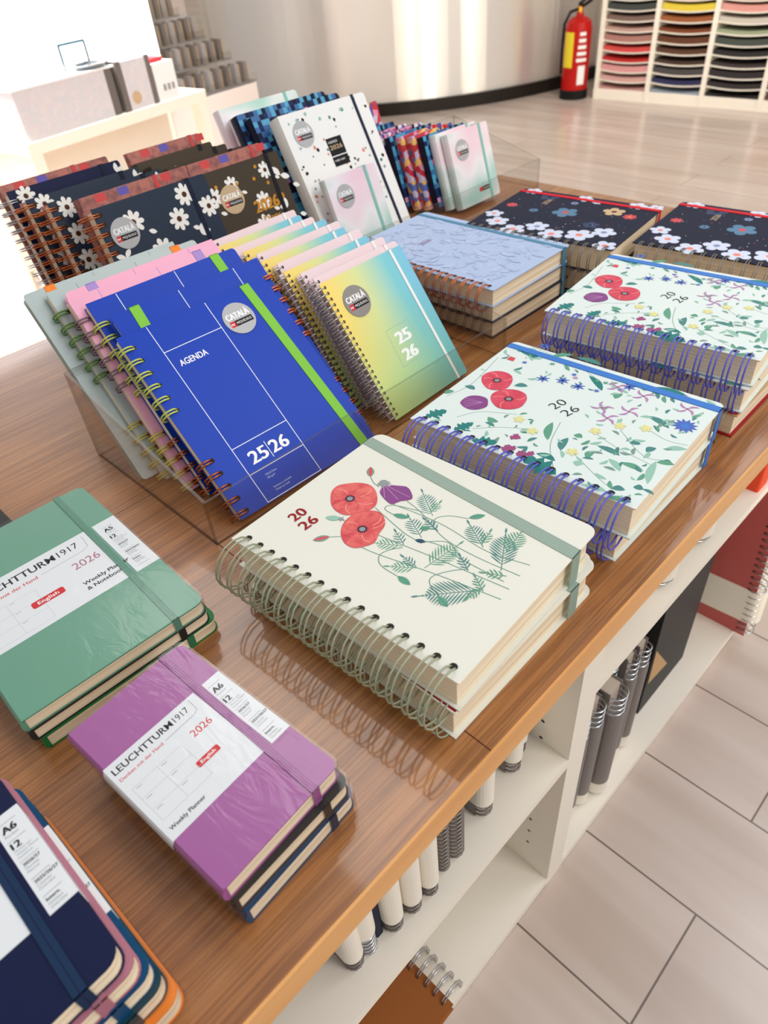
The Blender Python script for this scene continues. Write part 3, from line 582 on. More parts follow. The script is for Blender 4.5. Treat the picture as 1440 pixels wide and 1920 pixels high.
def lt_band(W, y0, y1, x2, x3, x4, k, left, title, extra):
    """paper band print: k scales the lettering, left is the x of the logo"""
    def f(mb):
        L_ = left; yt = y1 - extra.get('yt', .0095)
        mb.text('LEUCHTTURM', L_, yt, .0049 * k, 'ink', x1=L_ + .0432 * k, bold=.011); mb.text('1917', L_ + .0450 * k, yt, .0049 * k, 'ink', x1=L_ + .0560 * k)
        mb.text('Denken mit der Hand', L_, yt - .0062 * k, .0024 * k, 'red_print', x1=L_ + .031 * k, bold=.008)
        mb.stroke([(L_ + .033 * k, yt - .0050 * k), (L_ + .056 * k, yt - .0046 * k), (L_ + .0595 * k, yt - .0030 * k), (L_ + .0602 * k, yt + .003 * k), (L_ + .0602 * k, yt + .0068 * k)], .0004, 'ink_grey')
        a_, b_, c_ = extra['y26']; mb.text('2026', a_, c_, .0054 * k, 'mauve' if k > 1.2 else 'red_print', x1=b_, bold=.004)
        ex, ey = extra['eng']; mb.flat(rrect(ex, ey, ex + .0165 * k, ey + .0048 * k, .0012 * k), 'red_print'); mb.text('English', ex + .003 * k, ey + .0014 * k, .0023 * k, 'white_print', x1=ex + .0135 * k, bold=.01)
        gx0, gy0, gx1, gy1 = extra['grid']
        for i in range(3): x = gx0 + (gx1 - gx0) * i / 2; mb.rect(x, gy0, x + .0002, gy1, 'line_grey')
        for i in range(4): y = gy0 + (gy1 - gy0) * i / 3; mb.rect(gx0, y, gx1, y + .0002, 'line_grey')
        for i in range(2):
            for j in range(3): xx = gx0 + (gx1 - gx0) * i / 2; yy = gy0 + (gy1 - gy0) * (j + 1) / 3; mb.rect(xx + .002, yy - .0018, xx + .006, yy - .0014, 'ink_grey')
        wx, wy = extra['wp']
        for i, s in enumerate(extra['wptext']): mb.text(s, wx, wy - i * .0045 * k, .0026 * k, 'ink', bold=.014)
        xm = (x3 + x4) / 2 - .0018; yy = y1 - .006 * k
        mb.rect(xm - .004, yy, xm + .006, yy + .0002, 'ink')
        mb.text(title, xm - .0035, yy - .0065, .0045, 'ink', bold=.03); mb.text('Pocket' if k < 1.2 else 'Medium', xm - .0035, yy - .0095, .0018, 'ink_grey'); yy -= .0125
        mb.rect(xm - .004, yy, xm + .006, yy + .0002, 'ink'); mb.text('12', xm - .0035, yy - .0055, .0042, 'ink', bold=.03)
        for i in range(3): mb.text(('Months incl.', 'Weekly Planner', 'Notebook')[i], xm - .0035, yy - .0078 - .0022 * i, .0013, 'ink_grey')
        yy -= .0145
        for big_, small in (('2026/27', ('Monthly', 'Planner')), ('2025/26/27', ('Calendar', 'Overview')), ('Intern.', ('Holidays', 'Overview'))):
            mb.rect(xm - .004, yy, xm + .006, yy + .0002, 'ink'); mb.text(big_, xm - .0035, yy - .0034, .0019, 'ink', bold=.02)
            for i, s in enumerate(small): mb.text(s, xm - .0035, yy - .0060 - .0023 * i, .0015, 'ink_grey')
            yy -= .0125
        mb.rect(xm - .004, yy, xm + .006, yy + .0002, 'ink')
    return f
# ------------------------------------------------------------------ the setting
FZ = -0.62
m = MB(); m.box(-9, 4, -2, 6.5, FZ - .05, FZ, 'floor_planks'); struct('floor', m)
# curved brushed wall turning away to the left, with its dark skirting
def arc_wall(name, cx, cy, R, a0, a1, z0, z1, th, mt, seams=()):
    m = MB(); n = 48; P = [(cx + R * math.cos(a0 + (a1 - a0) * i / n), cy + R * math.sin(a0 + (a1 - a0) * i / n)) for i in range(n + 1)]
    Q = [(cx + (R - th) * math.cos(a0 + (a1 - a0) * i / n), cy + (R - th) * math.sin(a0 + (a1 - a0) * i / n)) for i in range(n + 1)]
    for i in range(n):
        m.face([(*P[i], z0), (*P[i + 1], z0), (*P[i + 1], z1), (*P[i], z1)], mt); m.face([(*Q[i + 1], z0), (*Q[i], z0), (*Q[i], z1), (*Q[i + 1], z1)], mt); m.face([(*P[i], z1), (*P[i + 1], z1), (*Q[i + 1], z1), (*Q[i], z1)], mt)
    for s in seams:
        a = a0 + (a1 - a0) * s; r2 = R + .0015
        m.face([(cx + r2 * math.cos(a - .0012), cy + r2 * math.sin(a - .0012), z0), (cx + r2 * math.cos(a + .0012), cy + r2 * math.sin(a + .0012), z0), (cx + r2 * math.cos(a + .0012), cy + r2 * math.sin(a + .0012), z1), (cx + r2 * math.cos(a - .0012), cy + r2 * math.sin(a - .0012), z1)], 'white_board')
    o = struct(name, m)
    for p in o.data.polygons: p.use_smooth = True
    return o
D = math.radians
arc_wall('wall_back', -4.84, 4.91, 1.9, D(-105), D(12), FZ, 2.2, .05, 'brushed_wall', (.80,))
arc_wall('baseboard_back', -4.84, 4.91, 1.925, D(-105), D(12), FZ, FZ + .07, .02, 'skirting_dark')
m = MB(); m.box(-3.0, 4, 4.95, 5.0, FZ, 2.2, 'white_board'); struct('wall_right', m)
m = MB(); m.box(-7.0, -6.9, -1.5, 4.0, FZ, 2.2, 'white_board'); struct('wall_left', m)

# ------------------------------------------------------------------ display table: worktop and two shelf units
m = MB(); m.box(-.985, -.146, -.75, 1.19, -.027, 0, 'oak_veneer'); m.box(-.146, -.144, -.75, 1.19, -.027, 0, 'oak_edging'); m.box(-.987, -.985, -.75, 1.19, -.027, 0, 'oak_edging')
m.z = 3e-5; m.rect(-.5655, -.75, -.5645, .205, 'seed_brown'); m.rect(-.5645, .2045, -.146, .2055, 'seed_brown')
single('worktop', m, 'long oak worktop with a light edge, planners displayed all over it', 'table top')
XF, XB = -.176, -.95
def unit(y0, y1, shelf_z, label):
    t = thing('shelf_unit', label, 'shelf unit', Matrix.Translation((0, 0, 0))); th = .018
    for k, y in enumerate((y0, y1 - th)):
        mb = MB(); mb.box(XB, XF, y, y + th, FZ, -.027, 'white_board')
        yy = y + th + 2e-4 if k == 0 else y - 2e-4
        for xh in (XF - .036, XB + .05):
            for i in range(16):
                z = -.06 - i * .032; mb.face([(xh + .0024 * math.cos(a), yy, z + .0024 * math.sin(a)) for a in [j * PI / 4 for j in range(8)]], 'peg_dark')
        part(t, 'side_panel', mb.mesh('side_panel'))
    mb = MB(); mb.box(XB, XF, y0 + th, y1 - th, FZ + .002, FZ + .020, 'white_board'); part(t, 'bottom_shelf', mb.mesh('bottom_shelf'))
    for z in shelf_z:
        mb = MB(); mb.box(XB, XF, y0 + th, y1 - th, z - .016, z, 'white_board'); part(t, 'shelf', mb.mesh('shelf'))
    mb = MB(); mb.box(XB - .005, XB, y0, y1, FZ, -.027, 'white_board'); part(t, 'back_panel', mb.mesh('back_panel'))
unit(-.70, .408, (-.290,), 'white shelf unit nearer the camera, with one long middle shelf')
unit(.408, 1.16, (-.190,), 'white shelf unit further along, with its shelf set close under the worktop')

# ------------------------------------------------------------------ flat stacks of spiral planners
SP = .0136
R16 = lambda mt: [(.0105, .2080, 16, mt)]
POP_EL = dict(a=.1350, b=.1530, w=.0115, m='sage_stripe', d='sage_dark', s=5)
def poppy_book(label, M, key, art=poppy_art, back='ivory', group=None, el=POP_EL, cx=-.0065):
    return wire_book(key, label, M, .1746, .2193, .0300, 'ivory', R16('sage_wire'), art, back, el, gap=.0044, wr=.0008, cx=cx, hx=.0085, hole_r=.0026, drop=-.002, rad=.009, edge='cream_pages', page='cream_pages', group=group, paging=.004)
def red_flora(mb):
    mb.rect(.001, .001, .016, .218, 'dark_red'); return
    g = random.Random(9)
    for i in range(60):
        x, y = g.uniform(.01, .165), g.uniform(.01, .21); mb.leaf((x, y), (x + .012 * math.cos(i), y + .012 * math.sin(i)), .006, g.choice(['leaf_green', 'petal_red', 'leaf_dark', 'flower_white']))
poppy_book('cream spiral planner under the poppy planner, its red floral back cover showing', frame(-.1685, .1958, .0, 1.590), 'pop_low', red_flora, 'ivory', cx=.0045)
poppy_book('cream spiral planner with two red poppies and 2026 on the cover, nearest spiral stack', frame(-.1675, .1987, .0303, 1.6254), 'pop_top')
BLU = dict(a=.1590, b=.1600, w=.0085, m='azure_band')
def flora_book(label, M, key='flora', T=.032, group=None, cx=-.0055):
    return wire_book(key, label, M, .1746, .2193, T, 'mint_cover', R16('blue_wire'), flora_art, 'mint_cover', BLU, page='cream_pages', gap=.0042, wr=.0009, cx=cx, hx=.0075, hole_r=.0026, drop=-.002, rad=.006, edge='cream_pages', group=group, paging=.003)
flora_book('wildflower spiral planner at the bottom of the nearer wildflower stack', frame(-.1755, .4072, 0, 1.588), 'flora_a', cx=.004)
flora_book('wildflower planner with blue rings and blue band, topmost of the nearer wildflower stack', frame(-.166, .4048, .0325, 1.6345))
wire_book('red_low', 'dark red edged spiral planner at the bottom of the far right wildflower stack', frame(-.1790, .6290, 0, 1.588), .1746, .2193, .025, 'kraft', R16('steel_dark'), red_flora, 'dark_red', None, gap=.003, rad=.006, page='cream_pages')
flora_book('wildflower planner in the middle of the far right wildflower stack', frame(-.1780, .6350, .0253, 1.64), 'flora_b', .026, cx=.003)
flora_book('wildflower planner topmost of the stack at the right edge of the photo', frame(-.1767, .6414, .0518, 1.6917), 'flora_c', .028)
REDB = dict(a=.1540, b=.1560, w=.0075, m='red_band')
def tl(x, y, yaw, H): return (x + H * math.sin(yaw), y - H * math.cos(yaw))
def night_book(label, M, T=.034, seed=1): return wire_book('night', label, M, .1720, .2193, .033, 'night', R16('steel_dark'), night_flowers(4), 'night', REDB, rad=.006, wr=.0007, cx=.001)
x, y = tl(-.655, .802, 1.685, .2193); night_book('navy floral planner with a red band, under its twin behind the periwinkle stack', frame(x + .006, y + .004, 0, 1.67)); night_book('navy planner with scattered flowers and red band, top of stack behind the periwinkle one', frame(x, y, .0333, 1.690))
x, y = tl(-.4301, .8638, 1.6746, .2193); night_book('navy floral planner with a red band, lower one at the far right edge', frame(x + .004, y - .002, 0, 1.66)); night_book('navy planner with scattered flowers and red band, topmost at the far right edge', frame(x, y, .0333, 1.6746))
PW, PH = .168, .248
x, y = tl(-.7350, .6420, 1.594, PH)
for i, (lab, mt) in enumerate((('dark navy edged spiral planner at the bottom of the periwinkle stack', 'night'), ('cream paged spiral planner in the middle of the periwinkle stack', 'slate_cover'), ('periwinkle spiral planner with pale leaf pattern and blue band, copper rings', 'periwinkle'))):
    wire_book('peri%d' % i, lab, frame(x - .002 * (2 - i), y + .003 * (2 - i), i * .0222, 1.594 - .01 * (2 - i)), PW, PH, .0218, mt, [(.012, PH - .012, 18, 'copper_wire' if i == 2 else 'steel_dark')], peri_art(PW, PH) if i == 2 else None, mt, dict(a=.150, b=.150, w=.007, m='steel_blue_band'), wr=.0007, cx=-.003 if i == 2 else .003)

# ------------------------------------------------------------------ stacks of pocket and medium planners
def a6_band(title='A6'):
    return dict(y=(.0415, .1100), x=(.0688, .0748, .0900), art=lt_band(.09, .0415, .11, .0688, .0748, .09, 1.0, .0028, title, dict(eng=(.0375, .0640), grid=(.004, .0555, .040, .0855), wp=(.0035, .0470), wptext=('Weekly Planner',), y26=(.0484, .0633, .0830), yt=.0092)))
def a5_band():
    return dict(y=(.0670, .1470), x=(.1170, .1245, .1450), art=lt_band(.145, .067, .147, .117, .1245, .145, 1.6, .0160, 'A5', dict(eng=(.0490, .0910), grid=(.012, .072, .058, .112), wp=(.0880, .0850), wptext=('Weekly Planner', '& Notebook'), y26=(.0907, .1134, .1070), yt=.0152)))
def el(a, mt, d, s=3, w=.0055): return dict(a=a[0], b=a[1], w=w, m=mt, d=d, s=s)
# green A5 stack
gx, gy = tl(-.5853, .0055, 1.5406, .210)
hard_book('gr_low', 'bright green medium planner, lowest in the stack under the sage green planner', frame(gx + .002, gy + .005, 0, 1.552), .145, .210, .0130, 'forest', None, el((.1165, .1165), 'forest', 'sage_green_dark'), rad=.008)
hard_book('gr_mid', 'grey medium planner sandwiched in the middle of the green planner stack', frame(gx + .001, gy + .001, .0133, 1.545), .145, .210, .0110, 'charcoal', None, el((.1165, .1165), 'charcoal', 'black'), rad=.008)
hard_book('gr_top', 'sage green medium planner with white paper band, at the left edge of the photo', frame(gx, gy, .0245, 1.5406), .145, .210, .0118, 'sage_green', None, el((.1165, .1180), 'sage_green', 'sage_green_dark', 4, .0055), a5_band(), film=True, rad=.008)
# orchid A6 stack
px, py = tl(-.3335, .0158, 1.649, .150)
hard_book('pu_low', 'dark blue pocket planner in film, lowest under the purple planner', frame(px + .004, py + .004, 0, 1.640), .09, .150, .0150, 'peacock', None, el((.067, .067), 'navy_band', 'navy'), film=True)
hard_book('pu_mid', 'black pocket planner in film, between the purple planner and the blue one', frame(px + .002, py + .002, .0178, 1.620), .09, .150, .0125, 'charcoal', None, el((.067, .067), 'charcoal', 'black'), film=True)
hard_book('pu_top', 'purple pocket planner in shrink wrap with white paper band', frame(px, py, .0330, 1.649), .09, .150, .0138, 'orchid', None, el((.0670, .0715), 'orchid', 'orchid_dark'), a6_band(), film=True)
# navy A6 stack, bottom left corner
nx, ny = -.1833, -.1118
for i, (mt, T, dx, dy, lab, bnd) in enumerate((('orange', .0145, .013, .009, 'orange pocket planner, lowest of the stack in the bottom left corner', False), ('teal_dark', .0135, .008, .007, 'dark olive pocket planner, second from the bottom of the corner stack', False), ('peacock', .0130, .005, .006, 'teal blue pocket planner in the middle of the corner stack', True), ('mauve', .0130, .003, .003, 'mauve pocket planner just under the navy one in the corner stack', False), ('navy', .0140, 0, 0, 'navy pocket planner with paper band, topmost of the bottom left corner stack', True))):
    z = sum((.0145, .0135, .0130, .0130)[:i]) + .0002 * i + (0)
    mt2 = {'navy': 'navy_band', 'orange': 'orange_band'}.get(mt, mt)
    hard_book('co%d' % i, lab, frame(nx + dx, ny + dy, z, 1.596 + .004 * (4 - i)), .09, .150, T, mt, None, el((.0650, .0650), mt2, mt, 1, .0068), a6_band() if bnd else None, film=(i in (0, 1)), rad=.009)

# ------------------------------------------------------------------ acrylic trays
def tray(x0, x1, y0, y1, hf, hb, label):
    t = thing('acrylic_tray', label, 'display tray', Matrix.Translation((x0, y0, 0))); D_ = x1 - x0; W_ = y1 - y0; th = .003
    def panel(name, pts, ax):
        mb = MB(); n = Vector(ax) * th; A = [Vector(p) for p in pts]; B_ = [p + n for p in A]
        mb.face(A, 'clear_acrylic'); mb.face(B_[::-1], 'clear_acrylic')
        for i in range(len(A)): j = (i + 1) % len(A); mb.face([A[j], A[i], B_[i], B_[j]], 'acrylic_edge')
        part(t, name, mb.mesh(name))
    panel('side_panel', [(0, 0, 0), (D_, 0, 0), (D_, 0, hf), (0, 0, hb)], (0, th / th, 0)); panel('side_panel', [(0, W_ - th, 0), (D_, W_ - th, 0), (D_, W_ - th, hf), (0, W_ - th, hb)], (0, 1, 0))
    panel('front_lip', [(D_, 0, 0), (D_, W_, 0), (D_, W_, hf), (D_, 0, hf)], (1, 0, 0)); panel('back_panel', [(-th, 0, 0), (-th, W_, 0), (-th, W_, hb), (-th, 0, hb)], (1, 0, 0))
    panel('divider', [(0, W_ * .47, 0), (D_, W_ * .47, 0), (D_, W_ * .47, hf * .5), (0, W_ * .47, hb * .5)], (0, .4, 0))
tray(-.668, -.4545, .203, .6275, .0490, .100, 'clear acrylic tray nearest the camera, holding the blue and yellow planners')
tray(-.955, -.7560, .300, .640, .0490, .100, 'clear acrylic tray behind, holding the black and navy floral planners')
tray(-.980, -.7830, .655, 1.165, .0500, .100, 'clear acrylic tray at the far end, holding the terrazzo and pastel planners')

# front tray, left column: agendas seen from the back of the row to the front
AW, AH = .171, .204
def segs(a, b): return [(.119, .1895, 6, a), (.0055, .0615, 5, b)]
rows = [('grey', True, -.5850, .2095, .81, 'agenda_grey', 'orange_band', ('mauve_wire', 'yellow_wire'), 'rearmost of the pale grey agendas, orange band on its left'),
        ('grey', False, -.5680, .2260, .815, 'agenda_grey', 'orange_band', ('green_wire', 'yellow_wire'), 'pale grey agenda with dark green rings, just behind the pink ones'),
        ('pink', True, -.5500, .2365, .82, 'agenda_pink', 'lilac_band', ('orange_wire', 'copper_wire'), 'pink agenda with the lilac band on its left, behind the other pink one'),
        ('pink', False, -.5330, .2310, .82, 'agenda_pink', 'lilac_band', ('mauve_wire', 'yellow_wire'), 'pink agenda with lilac band on the right, just behind the blue ones'),
        ('blue', False, -.5120, .2395, .80, 'agenda_blue', 'lime_band', ('lime_wire', 'copper_wire'), 'rearmost blue agenda, third from the front of its row'),
        ('blue', True, -.4760, .2460, .755, 'agenda_blue', 'lime_band', ('orange_wire', 'copper_wire'), 'blue agenda turned round with its green band on the left, second from the front'),
        ('blue', False, -.4580, .2368, .715, 'agenda_blue', 'lime_band', ('lime_wire', 'copper_wire'), 'front blue agenda with AGENDA, 25|26, lime green band and round grey sticker')]
for i, (col, flip, x, y, tilt, cv, bn, wires, lab) in enumerate(rows):
    e = dict(a=.1505, b=.1400, w=.0105, m=bn) if col == 'blue' or not flip else dict(a=.138, b=.138, w=.0105, m=bn)
    T = .0115
    dxn = T / math.sin(tilt)          # the cover lies in front of the back cover by the thickness
    M = frame(x - T * math.sin(tilt), y, .004 + .0 * i, 1.54, tilt); M = Matrix.Translation((0, 0, T * (math.cos(tilt)) * -1 + .0)) @ M
    M.translation.z = .004 - T * math.cos(tilt) + .0
    AHi = AH if i == 6 else .214
    wire_book('ag_%s%d' % (col, i == 6), lab, M, AW, AHi, T, cv, segs(*wires) if not flip else segs(*wires), agenda_art(flip, True, col == 'blue', H=AHi, line='white_print' if col == 'blue' else 'ink_grey' if col == 'grey' else 'lilac_band'), cv, e, flip=flip, rad=.004, wr=.0009, gap=.003, hx=.0095, cx=.003, hole_r=.0022, ct=.0009, name='wire_agenda', pin=.0008, paging=.0015)
# front tray, right column
YW, YH = .125, .160
for i, (x, y) in enumerate([(-.6510, .4370), (-.6300, .4298), (-.6120, .4355), (-.5930, .4399), (-.5750, .4458), (-.5545, .4368), (-.5355, .4450), (-.5120, .4354), (-.4945, .4451), (-.4740, .4458), (-.4577, .4430)]):
    yel = i in (1, 3, 5, 7, 10); k = 10 - i; tilt = .935 + .010 * k; T = .0105
    ordn = ['front', 'second from the front', 'third from the front', 'fourth from the front', 'fifth from the front', 'sixth from the front', 'seventh from the front', 'eighth from the front', 'ninth from the front', 'tenth from the front', 'rearmost'][k]
    M = frame(x - T * math.sin(tilt), y, .004, 1.60 if k == 0 else 1.575, tilt); M.translation.z = .004 - T * math.cos(tilt)
    wire_book('rain' if yel else 'pinkp', ('yellow to turquoise spiral agenda, %s of the pastel row' if yel else 'powder pink spiral agenda, %s of the pastel row') % ordn, M, YW, YH, T, 'rainbow_cover' if yel else 'powder_pink', [(.005, .1545, 24, 'silver_wire')], rainbow_art if yel else pink_art, 'powder_pink', dict(a=.1065, b=.1055, w=.0035, m='white'), page='grey_pages', rad=.003, wr=.0006, gap=0, hx=.0048, cx=-.003, hole_r=.0016, ct=.0008, name='wire_agenda', group='pastel agendas in the front tray', drop=-.002)

# second tray: dark floral planners with copper rings, and pocket-size bound ones beside them
for i, (x, y, H_, cv, lab) in enumerate([(-.920, .318, .190, 'navy', 'rearmost of the navy daisy planners with copper rings'), (-.880, .322, .186, 'slate_cover', 'third from the front of the navy daisy planners'), (-.842, .332, .186, 'slate_cover', 'second from the front of the navy daisy planners'), (-.770, .350, .186, 'slate_cover', 'front navy planner with white daisies and a round grey sticker')]):
    T = .026; tilt = 1.24
    M = frame(x - T * math.sin(tilt), y, .004, 1.572, tilt); M.translation.z = .0045 - T * math.cos(tilt) + .004
    wire_book('daisy%d%d' % (i == 3, i == 0), lab, M, .155, H_, T, cv, [(.008, .178, 17, 'silver_wire' if i == 0 else 'copper_wire')], white_flowers(11 + 5 * (i == 3), .155, H_, False, (.027, .152, 'sticker_grey') if i == 3 else None, 18, .0155), 'brick_floral', dict(a=.128, b=.126, w=.006, m='night'), rad=.004, wr=.0008, page='cream_pages', gap=.0026, cx=.001)
for i, (x, y, lab) in enumerate([(-.895, .484, 'rearmost of the brown daisy planners with gold dots'), (-.865, .488, 'third from the front of the brown daisy planners'), (-.832, .492, 'second from the front of the brown daisy planners'), (-.768, .5015, 'front brown planner with white daisies and gold 2026')]):
    T = .024; tilt = 1.22
    M = frame(x - T * math.sin(tilt), y, .004, 1.572, tilt); M.translation.z = .0045 - T * math.cos(tilt) + .004
    hard_book('gold%d' % (i == 3), lab, M, .122, .186, T, 'cafe_cover', white_flowers(4 + i // 3, .122, .186, True, (.030, .148, 'flower_tan') if i == 3 else None, 14, .0145), el((.1000, .0990), 'black', 'night', 1, .006), rad=.003)
# red and brick index tabs strips showing between them are the back covers of turned planners
for i, (x, y, W_, lab) in enumerate([(-.800, .352, .150, 'planner with brick coloured floral cover right behind the front navy daisy one'), (-.946, .318, .152, 'brick floral planner at the very back of the navy daisy row'), (-.799, .500, .118, 'brick floral planner just behind the front brown daisy planner'), (-.928, .490, .118, 'brick floral planner at the very back of the brown daisy row')]):
    T = .020 if i in (0, 2) else .012; tilt = 1.24
    M = frame(x - T * math.sin(tilt), y, .004, 1.572, tilt); M.translation.z = .0045 - T * math.cos(tilt) + .006
    def tabs(mb):
        for k, mt in enumerate(('red_tab', 'violet_tab', 'brick_tab', 'red_tab')): mb.rect(.02 + .03 * k, .18, .034 + .03 * k, .189, mt)
    hard_book('brick%d' % (W_ > .13) + str(T), lab, M, W_, .190, T, 'brick_floral', tabs, el((.1, .1), 'red_tab', 'red_band', 1, .005), rad=.003)

# third tray, left part: tall planners, back to front
def lean(x, y, T, tilt, yaw=1.571):
    M = frame(x - T * math.sin(tilt), y, .004, yaw, tilt); M.translation.z = .0045 - T * math.cos(tilt) + .004; return M
hard_book('mint_tall', 'tall mint and pink watercolour planner, rearmost in the far tray', lean(-.930, .612 + .05, .018, 1.18), .152, .214, .018, 'watercolour', None, el((.125, .125), 'teal_elastic', 'leaf_pale', 1), rad=.006)
hard_book('mint_tall2', 'second tall mint watercolour planner, in front of the rearmost one', lean(-.905, .640 + .03, .016, 1.16), .150, .206, .016, 'watercolour', None, el((.125, .125), 'teal_elastic', 'leaf_pale', 1), rad=.006)
hard_book('pix_tall', 'tall planner with blue pixel squares, behind the other pixel one', lean(-.880, .664, .020, 1.14), .172, .214, .020, 'night', pixel_art(2, .172, .214), el((.145, .145), 'night', 'black', 1), rad=.006)
hard_book('pix_tall', 'tall planner with blue pixel squares, right behind the terrazzo planner', lean(-.853, .672, .020, 1.12), .172, .214, .020, 'night', pixel_art(2, .172, .214), el((.145, .145), 'night', 'black', 1), rad=.006)
hard_book('terrazzo', 'large white terrazzo planner with dark elastic and black 2026 label', lean(-.808, .687, .024, 1.11), .172, .2166, .024, 'white', terrazzo_art(8, .172, .2166), el((.1480, .1435), 'night', 'flower_navy', 1, .0055), rad=.006)
M = lean(-.786, .6965, .014, 1.21); hard_book('wc_small', 'small pastel watercolour planner standing in front of the terrazzo one', M, .103, .126, .014, 'watercolour', wc_art(.103, .126), el((.080, .078), 'teal_elastic', 'leaf_pale', 1, .0055), rad=.005)
# third tray, right part: small planners, back to front
right = [(-.965, .880, .110, .155, 'confetti_floral', 'tall multicoloured floral planner with navy elastic, rear right of the far tray', 'night'),
         (-.945, .885, .115, .122, 'night', 'rear pixel patterned small planner with turquoise top', 'night'), (-.928, .905, .108, .118, 'heart_floral', 'rearmost small planner covered in pink hearts', 'night'),
         (-.908, .925, .106, .118, 'heart_floral', 'small planner covered in pink hearts, in front of its twin', 'night'), (-.890, .930, .105, .117, 'night', 'small black spined pixel planner ahead of the heart ones', 'night'),
         (-.872, .938, .105, .118, 'confetti_floral', 'small red and blue floral planner, rear one of two', 'red_band'), (-.856, .948, .105, .118, 'confetti_floral', 'small red and blue floral planner, front one of two', 'red_band'),
         (-.840, .958, .105, .118, 'night', 'small navy planner between the floral and the pastel ones', 'night'), (-.823, .968, .105, .119, 'watercolour', 'small pastel watercolour planner, behind the front one at the tray end', 'teal_elastic'), (-.806, .979, .105, .119, 'watercolour', 'front small pastel watercolour planner at the right end of the far tray', 'teal_elastic')]
for i, (x, y, W_, H_, cv, lab, eb) in enumerate(right):
    T = .0145; art = wc_art(W_, H_) if i == 9 else (pixel_art(i, W_, H_) if cv == 'night' else None)
    hard_book('rt_%s_%d_%d' % (cv, int(W_ * 1000), i == 9), lab, lean(x, y, T, 1.27), W_, H_, T, cv, art, el((.080, .080), eb, 'leaf_pale' if eb == 'teal_elastic' else 'black', 1, .0055), rad=.004)

m = MB(); m.prism(rrect(-.012, -.150, .078, 0, .004), 0, .014, 'charcoal'); single('notebook', m, 'dark notebook corner at the left edge of the photo, behind the green planner', 'notebook', frame(-.680, .112, 0, 1.571) @ Matrix.Translation((-.100, 0, 0)))
# ------------------------------------------------------------------ things on the shelves below the worktop
def upright(key, label, x, y, z, W_, H_, T, cover, wire, bands, group=None, lean_=0.0, coil_r=None, rings_=14):
    """spiral notebook standing on a shelf with its rings towards the aisle; bands = [(z0, z1)] of white paper wrapped round"""
    r = thing('spiral_notebook', label, 'notebook', Matrix.Translation((x, y, z)) @ Matrix.Rotation(lean_, 4, 'X'), group); R = coil_r or T / 2 - .0005
    def cov():
        mb = MB(); mb.box(-W_, -.012, -T / 2, -T / 2 + .0015, 0, H_, cover); mb.box(-W_, -.012, T / 2 - .0015, T / 2, 0, H_, cover); return mb
    part(r, 'cover', cached((key, 'uc'), cov))
    part(r, 'page_block', cached((key, 'up'), lambda: (lambda mb: (mb.box(-W_ + .003, -.014, -T / 2 + .0015, T / 2 - .0015, .003, H_ - .003, 'grey_pages'), mb)[1])(MB())))
    def wires():
        mb = MB()
        for i in range(rings_):
            zz = .006 + (H_ - .012) * i / (rings_ - 1); mb.tube([(-.012 + R * math.cos(a) , R * math.sin(a), zz) for a in [j * 2 * PI / 12 for j in range(12)]], .0013, wire, 5, closed=True)
        return mb
    part(r, 'wire_binding', cached((key, 'uw'), wires, True))
    for k, (z0, z1, mt) in enumerate(bands):
        def bd():
            mb = MB(); n = 12; R2 = R + .0022; P = [(-.012 + R2 * math.cos(a), R2 * math.sin(a)) for a in [-PI / 2 + PI * j / n for j in range(n + 1)]]; P = [(-W_ - .001, -R2)] + P + [(-W_ - .001, R2)]; mb.prism(P, z0, z1, mt); return mb
        part(r, 'paper_band' if mt == 'white_board' else 'sleeve', cached((key, 'ub', k), bd))
Zm = -.290
WB = 'white_board'
for i, (y, x, T, kind) in enumerate([(.364, -.213, .017, 'w'), (.343, -.206, .020, 'w'), (.2853, -.200, .021, 'w'), (.2337, -.194, .020, 'd'), (.2144, -.192, .014, 'd'), (.190, -.188, .017, 'w'), (.168, -.190, .018, 'w'), (.145, -.192, .018, 'w'), (.115, -.196, .018, 's'), (.0985, -.196, .017, 'w')]):
    if kind == 'w' or kind == 's': b = [(.026 if kind == 'w' else .045, .15, WB)]
    else: b = []
    upright('ml_%s_%d' % (kind, round(T * 1000)), {'w': 'white sleeved notebook', 's': 'silver ringed notebook', 'd': 'bare grey ringed notebook'}[kind] + ', number %s from the centre panel on the middle shelf' % ('one', 'two', 'three', 'four', 'five', 'six', 'seven', 'eight', 'nine', 'ten')[i], x, y, Zm, .14, .205, T, 'grey_cover', 'silver_wire' if kind == 's' else 'steel_dark', b, 'sleeved notebooks on the middle shelf', rings_=26)
m = MB(); m.prism(rrect(-.145, 0, 0, .009, .002), 0, .20, 'night'); single('notebook', m, 'thin navy notebook standing among the sleeved notebooks', 'notebook', Matrix.Translation((-.206, .1255, Zm)))
# far bay, lower shelf
Zb = -.600
for i, (y, x, T) in enumerate([(.4850, -.2000, .024), (.5160, -.1985, .026), (.5500, -.1900, .031), (.5780, -.2150, .020), (.6080, -.2010, .022), (.6370, -.2000, .022)]):
    upright('lr_%d' % round(T * 1000), 'grey ringed notebook with white foot band, %s from the centre panel on the bottom shelf' % ('first', 'second', 'third', 'fourth', 'fifth', 'sixth')[i], x, y, Zb, .15, .245, T, 'grey_cover', 'chrome', [(.006, .032, WB), (.032, .205, 'grey_cover')], 'grey notebooks on the bottom shelf', rings_=22)
# kraft window box
t = thing('gift_box', 'black box with a kraft triangle at its base on the bottom shelf', 'box', Matrix.Translation((-.215, .700, Zb)))
mb = MB(); mb.box(-.14, 0, 0, .150, 0, .33, 'charcoal'); part(t, 'box_body', mb.mesh('box_body'))
mb = MB(); mb.face([(.0006, .006, .075), (.0006, .072, .062), (.0006, -.0 + .004, .160)], 'kraft'); part(t, 'kraft_window', mb.mesh('kraft_window'), 'kraft coloured triangle')
